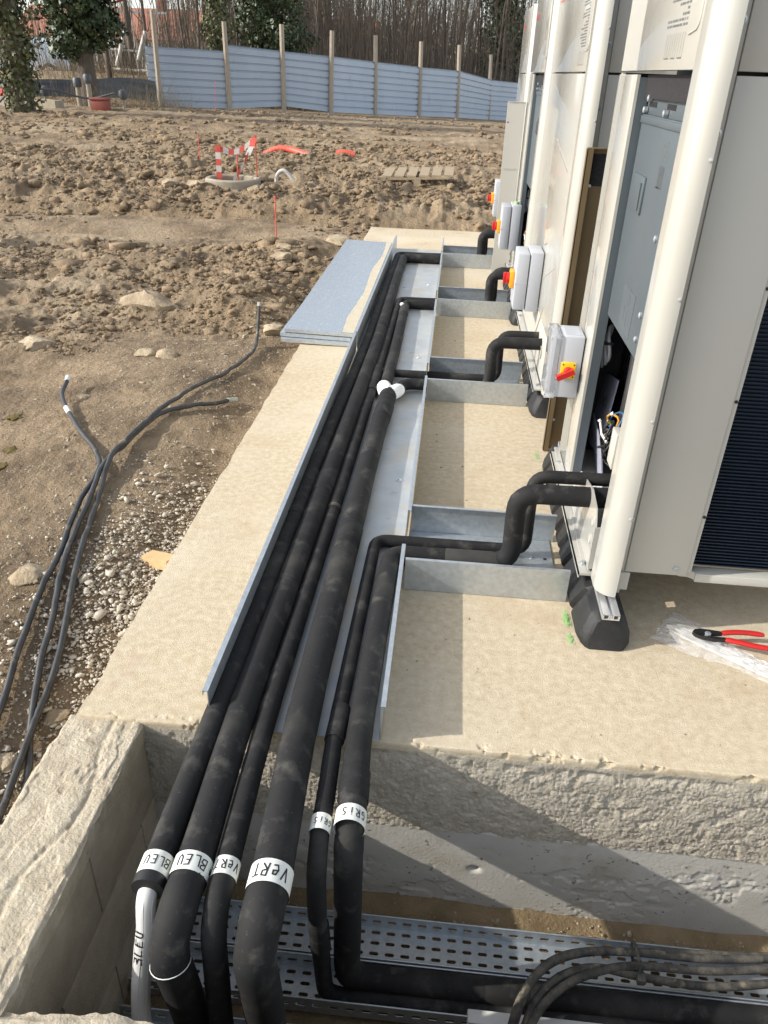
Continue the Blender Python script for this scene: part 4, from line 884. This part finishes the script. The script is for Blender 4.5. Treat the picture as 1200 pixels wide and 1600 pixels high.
# straighten the second post back into line
fposts[1] = (-7.60,28.1,.02,1.86,-7.63,2.48)
fe = thing('corrugated_fence', 'blue grey corrugated sheet hoarding on tall timber posts before the wood', 'fence', (-3,32,-.2))
def sheet(A, B, za0, za1, zb0, zb1, off=0.0):
    A, B = Vector(A), Vector(B); d = (B-A).normalized(); n = Vector((d.y,-d.x,0)); n = n if n.y < 0 else -n
    prof = []; NR = 8
    for k in range(NR):
        t0 = k/NR; prof += [(t0+.004,0),(t0+.090,.004),(t0+.097,-.050),(t0+.118,-.052),(t0+.124,0)]
    vs = []
    for (t_, o_) in prof:
        for (P_, z0, z1) in ((A,za0,za1),(B,zb0,zb1)): vs.append((P_.x+n.x*(o_+off), P_.y+n.y*(o_+off), z0+(z1-z0)*t_))
    m = len(prof); return MB().add(vs, [(2*i,2*i+1,2*i+3,2*i+2) for i in range(m-1)])
for i in range(len(fposts)-1):
    a, b = fposts[i], fposts[i+1]; A, B = (a[0]-(.35 if i == 0 else .03),a[1]+.06,0), (b[0]+.03,b[1]+.06,0)
    drop = .18 if i == 0 else 0
    o = build('corrugated_panel', sheet(A,B,a[2]+(.02),a[3],b[2]+.02,b[3]-drop,.01*(i%2)), 'fence', fe, fixn=False); sm = o.modifiers.new('t','SOLIDIFY'); sm.thickness = .004
for i, (x,y,z0,zp,xt,zt) in enumerate(fposts):
    build('timber_post', MB().tube([(x,y-.02,z0-.25),((x+xt)/2,y-.02,(z0+zt)/2),(xt,y-.02,zt)],[.085,.08,.075],8), 'wood', fe, 40)
o = thing('fallen_sheet', 'dark corrugated sheet sagging down from the left end of the fence', 'metal sheet', (-11,24,0))
vs = []; NI = 14
for i in range(NI):
    s_ = i/(NI-1); x = -9.55-4.6*s_; y = 26.7-6.2*s_; zc = float(ground_z(x,y)); h = .50*(1-s_)**.8+.10; zl = zc+.12+.12*s_
    for j in range(6): vs.append((x-.5*(j/5)*s_, y+.6*(j/5)*s_+.03*(j%2), zl+h*j/5))
build('sheet', MB().add(vs,[(i*6+j,i*6+j+1,(i+1)*6+j+1,(i+1)*6+j) for i in range(NI-1) for j in range(5)]), 'blackpl', o, fixn=False)

# ------------------------------------------------------------------ things on the mud
def gz(x,y): return float(ground_z(x,y))
x, y = -2.76, 10.15; z = gz(x,y)
t = thing('manhole_ring', 'round precast concrete manhole ring set in the mud', 'manhole', (x,y,z))
build('ring', MB().lathe((x,y,z-.14),[(.34,-.45),(.34,.24),(.325,.255),(.285,.255),(.27,.24),(.27,.02)],40), 'conc2', t, 40)
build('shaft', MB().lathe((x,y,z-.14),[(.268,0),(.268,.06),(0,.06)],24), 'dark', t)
def ribbon(pts, wd, name, parent):
    pts = [Vector(p) for p in pts]
    for i in range(len(pts)-1):
        a, b = pts[i], pts[i+1]; up_ = Vector((0,.25,1)).normalized()*wd; up_ = up_ if abs((b-a).normalized().z) < .8 else Vector((wd,0,0))
        n = Vector((0,.004,0))
        build(name, MB().obox((a+b)/2, (b-a)/2, up_/2, n), 'tapered' if i % 2 == 0 else 'tapewhite', parent)
st = [(-3.02,10.62),(-2.52,10.75),(-2.80,10.35)]
hs = [.42,.50,.10]
t = thing('barrier_tape', 'red and white barrier tape strung round pins above the manhole', 'barrier tape', (-2.8,10.6,z))
zt = z+.10
A_, B_, C_ = V((-2.95,10.22,zt+.34)), V((-2.50,10.32,zt+.46)), V((-2.72,10.02,zt+.00))
ribbon([A_+(B_-A_)*k/7+V((0,0,-.10*math.sin(math.pi*k/7))) for k in range(8)], .065, 'tape_stripe', t)
ribbon([B_+(C_-B_)*k/6+V((0,0,-.04*math.sin(math.pi*k/6))) for k in range(7)], .065, 'tape_stripe', t)
ribbon([A_+V((.0,0,-.37*k/5+.02)) for k in range(6)], .065, 'tape_stripe', t)
for k, p_ in enumerate((A_,B_,V((-2.76,10.38,zt+.26)))):
    build('pin', MB().tube([(p_.x,p_.y+.02,z-.1),(p_.x,p_.y+.02,p_.z+.03)],.008,6), 'redtube', t, 60)
def stake(x, y, h, lab, lean=0):
    tag(build('marker_stake', MB().tube([(x,y,gz(x,y)-.1),(x+lean,y,gz(x,y)+h)],[.0065,.006],6).tube([(x+lean,y,gz(x,y)+h),(x+lean,y,gz(x,y)+h+.02)],[.011,.011],6), 'redtube', None, 60), lab, 'stake', 'thin red marker stakes')
stake(-1.73,7.84,.36,'thin red stake standing in the mud beyond the steel covers')
stake(-3.86,12.4,.34,'thin red stake left of the barrier tape')
stake(-7.6,26.4,.85,'thin red stake in front of the left fence panel',.05)
def duct(pts, lab):
    p = smooth_path(pts, 12); rs = [.055*(1+.05*math.sin(i*2.1)) for i in range(len(p))]
    tag(build('red_duct', MB().tube(p, rs, 12), 'redtube', None, 60), lab, 'duct', 'red corrugated ducts')
duct([(-3.45,14.9,gz(-3.45,14.9)-.02),(-3.2,14.9,gz(-3.2,14.9)+.05),(-2.95,14.85,gz(-2.9,14.8)+.07),(-2.70,14.7,gz(-2.7,14.7)+.01),(-2.52,14.6,gz(-2.5,14.6)-.02)],'red corrugated duct arching out of the mud behind the manhole')
duct([(-2.12,14.7,gz(-2.1,14.7)+.02),(-1.98,14.7,gz(-1.98,14.7)+.03),(-1.80,14.7,gz(-1.8,14.7)+.03)],'short stub of red duct poking from the mud right of the arch')
tag(build('white_hose', MB().tube(smooth_path([(-2.25,10.3,gz(-2.25,10.3)-.03),(-2.23,10.3,gz(-2.23,10.3)+.10),(-2.14,10.3,gz(-2.14,10.3)+.16),(-2.02,10.3,gz(-2.02,10.3)+.13)],8),.025,8), 'tapewhite', None, 60), 'pale hose loop sticking out of the mud right of the manhole', 'hose')
t = thing('wooden_pallet', 'weathered wooden pallet half buried in the mud', 'pallet', (-.55,11.2,gz(-.55,11.2)))
px, py, pz = -.55, 11.2, gz(-.55,11.2)+.03
for k in range(6): build('deck_board', MB().obox((px-.35+k*.16,py,pz+.055+.008*k),(.06,0,0),(0,.42,.01),(0,0,.010)), 'slat', t)
for k in range(3): build('block', MB().obox((px-.40+.02*k,py-.40+.40*k,pz+.0),(.045,0,0),(0,.05,0),(0,0,.04)), 'slat', t)
for k in range(3): build('block', MB().obox((px+.05,py-.40+.40*k,pz+.0),(.045,0,0),(0,.05,0),(0,0,.04)), 'slat', t)
for k in range(3): build('bottom_board', MB().obox((px,py-.40+.40*k,pz-.05),(.5,0,0),(0,.05,0),(0,0,.010)), 'slat', t)
build('stringer', MB().obox((px-.02,py-.43,pz+.035),(.46,0,.025),(0,.012,0),(0,0,.012)), 'slat', t)
# far left bits
t = thing('concrete_beam', 'pale precast concrete beam lying on the ground at the far left', 'concrete beam', (-11.4,21.6,0))
build('beam', MB().obox((-11.4,21.6,gz(-11.4,21.6)+.10),(1.25,-.35,-.03),(.04,.16,0),(0,0,.13)), 'conc2', t)
tag(build('red_cloth', MB().obox((-12.0,21.7,gz(-12,21.7)+.30),(.35,-.08,0),(.05,.12,.02),(0,0,.05)), 'tapered', None), 'bright red material lying on the concrete beam', 'cloth')
for (x,y,h,lab) in ((-10.35,22.9,.62,'left one of the pair of short grey posts capped with black'),(-10.05,22.9,.72,'right and taller one of the pair of short grey posts')):
    t = thing('grey_post', lab, 'post', (x,y,gz(x,y)), 'short capped posts at the far left')
    build('post', MB().tube([(x,y,gz(x,y)-.1),(x,y,gz(x,y)+h)],.07,10), 'conc2', t, 60); build('cap', MB().lathe((x,y,gz(x,y)+h-.16),[(.10,0),(.11,.05),(.11,.18),(.08,.22),(0,.22)],12), 'blackpl', t, 40)
for (x,y,lab) in ((-9.0,22.6,'small grey post with a black knob beside the red box'),(-10.95,22.2,'small black capped stub at the end of the concrete beam')):
    t = thing('grey_post', lab, 'post', (x,y,gz(x,y)), 'short capped posts at the far left')
    build('post', MB().tube([(x,y,gz(x,y)-.1),(x,y,gz(x,y)+.25)],.05,8), 'conc2', t, 60); build('cap', MB().lathe((x,y,gz(x,y)+.22),[(.09,0),(.12,.08),(.10,.2),(.04,.24),(0,.24)],10), 'blackpl', t, 40)
t = thing('red_box', 'small dark red box on the mud near the short grey posts', 'box', (-9.35,21.9,gz(-9.35,21.9)))
build('box_body', MB().box(-9.56,-9.16,21.75,22.1,gz(-9.35,21.9)-.02,gz(-9.35,21.9)+.24,.02), 'dullred', t, 40); build('box_lid', MB().box(-9.58,-9.14,21.73,22.12,gz(-9.35,21.9)+.24,gz(-9.35,21.9)+.29,.015), 'dullred', t, 40)
tag(build('black_hose', MB().tube(smooth_path([(-11.6,20.9,gz(-11.6,20.9)+.05),(-11.2,21.2,gz(-11.2,21.2)+.42),(-10.6,22.0,gz(-10.6,22)+.40),(-9.9,22.4,gz(-9.9,22.4)+.2),(-9.2,22.5,gz(-9.2,22.5)+.35)],8),.025,7), 'blackpl', None, 60), 'black hose drooping across the concrete beam at the far left', 'hose')
tag(build('red_rope', MB().tube(smooth_path([(-12.6,24,3.15),(-11.6,24,2.85),(-10.6,24,2.66),(-10.0,24,2.62),(-9.4,24,2.68),(-8.6,24,2.95)],8),.022,6), 'tapered', None, 60), 'red rope hanging in a shallow arc at the top left', 'rope')
# parked car beyond the bank
def car(cx, cy, z):
    t = thing('parked_car', 'grey parked car seen through the trees at the far left', 'car', (cx,cy,z))
    prof = [(-2.1,.30),(-2.15,.62),(-2.0,.82),(-1.2,.92),(-.75,1.36),(.55,1.44),(1.35,1.05),(1.95,.92),(2.1,.6),(2.05,.30)]
    mb = MB(); n = len(prof); vs = []
    for s_, ins in ((-1,0),(1,0)):
        for (a,b) in prof: vs.append((cx+a, cy+s_*(.84-(max(0,b-.92))*.28), z+b))
    mb.add(vs,[tuple(range(n)),tuple(n+k for k in reversed(range(n)))]+[(k,(k+1)%n,n+(k+1)%n,n+k) for k in range(n)])
    build('body', mb, 'carpaint', t, 30)
    for pts in ([(-.98,.95),(-.68,1.30),(-.08,1.36),(-.08,.97)],[(0,.97),(0,1.36),(.52,1.37),(1.05,1.07),(.95,.98)]):
        build('window', MB().prism([(cx+a,z+b) for a,b in pts], cy-.79, cy-.775,'y'), 'glass', t)
    for dx in (-1.35,1.3):
        wv = build('wheel', MB().lathe((cx+dx,cy-.86,z+.31),[(.31,0),(.31,.18),(.2,.2),(.2,0)],20,'y'), 'black', t, 40); build('rim', MB().lathe((cx+dx,cy-.87,z+.31),[(.2,0),(.19,.03),(0,.03)],14,'y'), 'alu', wv, 40)
    build('headlight', MB().box(cx-2.13,cx-1.95,cy-.8,cy-.5,z+.62,z+.76,.02), 'white', t, 40)
car(-16.6,32.5,gz(-16.6,32.5)-.35)
# white frames leaning behind the trees
t = thing('white_gantry', 'white metal gantry with a leaning strut behind the trees left of the fence', 'gantry', (-11.6,30,gz(-11.6,30)))
z = gz(-11.6,30)-.1
for nm, a, b, r_ in (('upright',(-12.35,30,z),(-12.15,30,z+1.55),.05),('upright',(-10.95,30,z),(-10.98,30,z+1.2),.05),('leaning_strut',(-12.0,29.9,z+.35),(-11.55,29.9,z+1.42),.075),('leaning_strut',(-11.2,29.9,z+.55),(-10.85,29.9,z+1.40),.085),('rail',(-12.3,30,z+.85),(-10.95,30,z+.80),.035),('rail',(-12.3,30,z+.25),(-10.95,30,z+.22),.05)):
    build(nm, MB().tube([a,b], r_, 8), 'tapewhite', t, 60)
for i,(x,lab) in enumerate(((-14.2,'leftmost thin white pole rising behind the dark ivy tree'),(-13.2,'second thin white pole behind the bare trees'),(-12.4,'third thin white pole above the white frame'),(-11.4,'white pole just left of the fence end'))):
    t = thing('white_pole', lab, 'pole', (x,33,gz(x,33)), 'thin white poles behind the trees')
    build('pole', MB().tube([(x,33,gz(x,33)-.2),(x-.12,33,5.2)],.03,6), 'tapewhite', t, 60); build('bracket', MB().box(x-.45,x+.3,32.98,33.02,2.85,2.92), 'carpaint', t)
# distant house with red roof
def house(cx, cy, w, d, h, lab, seed):
    z = gz(cx,cy)-.2; t = thing('house', lab, 'house', (cx,cy,z), 'houses beyond the wood')
    wl_ = build('wall', MB().box(cx-w/2,cx+w/2,cy-d/2,cy+d/2,z,z+h), 'plaster', t)
    rf = MB(); e = .5; rf.prism([(cy-d/2-e,z+h-.1),(cy,z+h+d*.28),(cy+d/2+e,z+h-.1),(cy,z+h+d*.28-.25)],cx-w/2-e,cx+w/2+e,'x'); r_ = build('roof', rf, 'roof', t)
    build('chimney', MB().box(cx+w*.25,cx+w*.25+.7,cy-.4,cy+.4,z+h+.5,z+h+d*.28+.9), 'roof', r_)
    for k in range(4):
        x = cx-w/2+w*(k+.5)/4; f = build('window', MB().box(x-.6,x+.6,cy-d/2-.05,cy-d/2-.002,z+.9,z+2.2), 'white', t); build('pane', MB().box(x-.5,x+.5,cy-d/2-.07,cy-d/2-.052,z+1.0,z+2.1), 'glass', f)
house(-33,84,16,9,2.9,'low pale house with a red tiled roof far behind the left trees',1)
house(-17,98,14,9,3.2,'long low house with a red roof glimpsed behind the fence wood',2)

# ------------------------------------------------------------------ trees
def bare_tree(seed, H, r0, nb, spread):
    r = random.Random(seed); tr_ = MB(); cr = MB(); pts = []; lx = r.uniform(-.12,.12); ly = r.uniform(-.12,.12)
    n = 9
    for i in range(n): s_ = i/(n-1); pts.append(Vector((lx*H*s_*s_+r.uniform(-.05,.05)*(i>0), ly*H*s_*s_+r.uniform(-.05,.05)*(i>0), -.2+(H+.2)*s_)))
    tr_.tube(pts, [r0*(1-.85*i/(n-1))+.006 for i in range(n)], 6)
    def br(p, d, L, rad, lev):
        q = [p]; k = 4
        for i in range(k):
            d = (d+Vector((r.uniform(-.2,.2),r.uniform(-.2,.2),r.uniform(-.05,.22)))).normalized(); q.append(q[-1]+d*L/k)
        cr.tube(q, [rad*(1-.75*i/k) for i in range(k+1)], 3, caps=False)
        if lev > 0:
            for _ in range(r.randint(2,4)):
                i = r.randint(1,k); dd = (d+Vector((r.uniform(-.8,.8),r.uniform(-.8,.8),r.uniform(-.1,.6)))).normalized(); br(q[i], dd, L*r.uniform(.4,.65), rad*.55, lev-1)
    for b in range(nb):
        s_ = r.uniform(.12,.97); i = min(n-2,int(s_*(n-1))); p = pts[i].lerp(pts[i+1], s_*(n-1)-i); a = r.uniform(0,2*math.pi)
        br(p, Vector((math.cos(a)*spread, math.sin(a)*spread, r.uniform(.5,1.1))).normalized(), H*r.uniform(.14,.30)*(1.1-.5*s_), max(.010,r0*.33*(1-s_*.6)), 2 if s_ > .1 else 1)
    def mk(nm, mb):
        me = bpy.data.meshes.new(nm); me.from_pydata([tuple(v) for v in mb.v], [], mb.f); me.polygons.foreach_set('use_smooth',[True]*len(me.polygons)); return me
    return mk('trunk', tr_), mk('crown', cr)
protos = [bare_tree(s, h, r_, nb, sp) for s,h,r_,nb,sp in ((1,9,.11,22,.7),(2,10,.09,22,.5),(3,8,.07,20,.5),(4,11,.13,24,.6),(5,7.5,.055,18,.45),(6,9.5,.08,20,.4),(7,8.5,.065,24,.5),(8,10,.15,26,.8))]
for a, b in protos: a.materials.append(M['bark']); b.materials.append(M['twig'])
def put_tree(x, y, k, s_, lab, grp):
    t = thing('bare_tree', lab, 'tree', (x,y,gz(x,y)), grp); t.rotation_euler = (0,0,random.uniform(0,6.28)); t.scale = (s_,s_,s_*random.uniform(.9,1.15))
    for nm, me in zip(('trunk','crown'), protos[k]):
        o = bpy.data.objects.new(nm, me); C.objects.link(o); o.parent = t
random.seed(12)
for i in range(120):
    y = random.uniform(34,62); x = random.uniform(-.26*y-1,.12*y)
    if y < 36+ (x+8)*.9: y += 7
    put_tree(x, y+1.5, random.choice((1,2,4,5,6,4,6,2,0,3)), random.uniform(.75,1.15), 'slender bare tree in the wood behind the corrugated fence', 'bare trees behind the fence')
for i in range(16):
    y = random.uniform(30,52); x = random.uniform(-.46*y,-.30*y)
    put_tree(x, y, random.choice((0,2,4,6,1)), random.uniform(.7,1.0), 'bare tree on the bank left of the fence end', 'bare trees on the left bank')
put_tree(-11.6,28.2,0,.8,'dark leaning bare trunk just left of the fence end','bare trees on the left bank')
# thickets of thin stems (uncountable)
def stems(name, n, xr, yr, hr, rr, mats, lean=.12, seed=1, zoff=0, seg=3):
    g = np.random.default_rng(seed); y = g.uniform(yr[0],yr[1],n); x = g.uniform(0,1,n)*(xr[1]-xr[0])*y+xr[0]*y; h = g.uniform(hr[0],hr[1],n)*g.uniform(.5,1,n); r = g.uniform(rr[0],rr[1],n)
    k = y > np.where(x > -8.5, 30+np.clip((x+8),0,20)*1.25+1.6, yr[0]); x,y,h,r = x[k],y[k],h[k],r[k]; n = len(x)
    z = ground_z(x,y)-.1+zoff; dx = g.normal(0,lean,n)*h; dy = g.normal(0,lean,n)*h; bx = g.normal(0,.05,n)*h; V_ = []; T = np.linspace(0,1,seg+1)
    for t_ in T:
        for a in (0,2.094,4.189):
            rr_ = r*(1-.8*t_); V_.append(np.stack([x+dx*t_+bx*np.sin(t_*3.1)+rr_*math.cos(a), y+dy*t_+rr_*math.sin(a), z+h*t_],-1))
    Vv = np.stack(V_,1); m = Vv.shape[1]; f = []
    for s_ in range(seg):
        for a in range(3): f.append((s_*3+a, s_*3+(a+1)%3, s_*3+3+(a+1)%3, s_*3+3+a))
    Fq = (np.array(f)[None]+(np.arange(n)*m)[:,None,None]).reshape(-1,4)
    return kind(np_mesh(name, Vv.reshape(-1,3), Fq, mats, True), 'stuff')
stems('thicket', 5200, (-.29,.12), (36,66), (3,8.5), (.008,.026), 'twig', .07, 1)
stems('far_wood', 3000, (-.34,.14), (66,110), (5,13), (.02,.06), 'twig', .06, 2)
stems('undergrowth', 4200, (-.30,.12), (32,50), (.8,2.8), (.006,.014), 'twig2', .28, 3)
stems('dry_weeds', 2600, (-.50,-.315), (23,34), (.2,1.1), (.004,.009), 'twig2', .4, 4)
stems('left_brush', 900, (-.50,-.31), (28,50), (1.5,5), (.006,.016), 'twig', .16, 5)
# leafy clumps: ivy clad trunks and evergreens
def leaves(centres, n, size, seed):
    g = np.random.default_rng(seed); c = np.array(centres); w_ = c[:,3]**1.2*c[:,4]; k = g.choice(len(c), n, p=w_/w_.sum())
    d = g.normal(0,1,(n,3)); d /= np.linalg.norm(d,axis=1)[:,None]; rad = g.uniform(.25,1,n)**.45; lump = 1+.25*np.sin(d[:,0]*7+k)*np.sin(d[:,2]*6+2*k)
    P = c[k,:3]+d*(rad*lump)[:,None]*np.stack([c[k,3],c[k,3],c[k,4]],-1); s_ = size*g.uniform(.6,1.4,n)
    u = g.normal(0,1,(n,3)); u /= np.linalg.norm(u,axis=1)[:,None]; v = np.cross(u, d+.4*g.normal(0,1,(n,3))); v /= np.linalg.norm(v,axis=1)[:,None]
    u *= s_[:,None]; v *= (s_*.6)[:,None]
    Vv = np.stack([P-u,P+v,P+u,P-v],1).reshape(-1,3); return Vv, np.arange(n*4).reshape(-1,4)
def ivy_tree(x, y, lab, H, r0, cl, n, mats, size=.07, seed=1, lean=0):
    z = gz(x,y); t = thing('ivy_tree', lab, 'tree', (x,y,z), 'ivy covered trees')
    build('trunk', MB().tube([(x,y,z-.3),(x+lean*.3,y,z+H*.35),(x+lean,y,z+H)],[r0,r0*.8,r0*.35],9), 'bark', t, 60)
    v, f = leaves([(a,b,c_,d_,e_) for a,b,c_,d_,e_ in cl], n, size, seed); np_mesh('crown', v, f, mats, False, t)
ivy_tree(-10.25,19.6,'dark olive ivy-clad trunk at the left edge of the photo',7,.28,[(0,0,.5,.46,.9),(0,0,1.4,.55,.9),(-.2,0,2.4,.8,.9),(.1,.1,3.4,.9,.9),(-.5,0,4.2,1.2,1.0),(.3,0,5.2,1.3,1.2)],16000,'ivy2',.055,1)
ivy_tree(-10.35,23.6,'dense dark green evergreen with a bare lower trunk near the left edge',8,.26,[(-.3,0,1.55,.75,.5),(.35,.1,1.9,.8,.55),(-.1,0,2.4,1.05,.7),(.25,0,3.1,1.0,.8),(-.3,0,4.0,1.3,1.0),(.2,0,5.4,1.3,1.4)],16000,'ivy',.07,2)
ivy_tree(-8.6,30.5,'ivy wrapped trunk rising behind the left fence panel',8,.18,[(0,0,1.2,.38,1.2),(.05,0,2.6,.5,1.1),(.1,0,4.2,.6,1.3),(0,0,6,.7,1.4)],6000,'ivy2',.06,3)
ivy_tree(-8.0,36.5,'broad dark ivy mass behind the second fence panel',8,.25,[(0,0,1.5,1.1,1.2),(.6,0,2.6,1.2,1.0),(-.6,0,3.2,1.0,1.2),(.2,0,4.6,1.5,1.5)],9000,'ivy',.075,4)
ivy_tree(1.9,50,'dark evergreen at the right end of the wood beside the units',10,.25,[(0,0,2,1.3,1.6),(.3,0,4,1.4,1.6),(-.2,0,6.5,1.4,2.0)],7000,'ivy',.09,5)
g_ = []
for i in range(46):
    y = random.uniform(36,48); x = random.uniform(-.24*y,.06*y)
    if y < 34+(x+8)*1.2: y = 36+(x+8)*1.2
    g_.append((x,y,gz(x,y)+random.uniform(.3,1.0),random.uniform(.5,1.1),random.uniform(.4,.9)))
v, f = leaves(g_, 9000, .07, 8); kind(np_mesh('bramble_leaves', v, f, 'ivy2'), 'stuff')
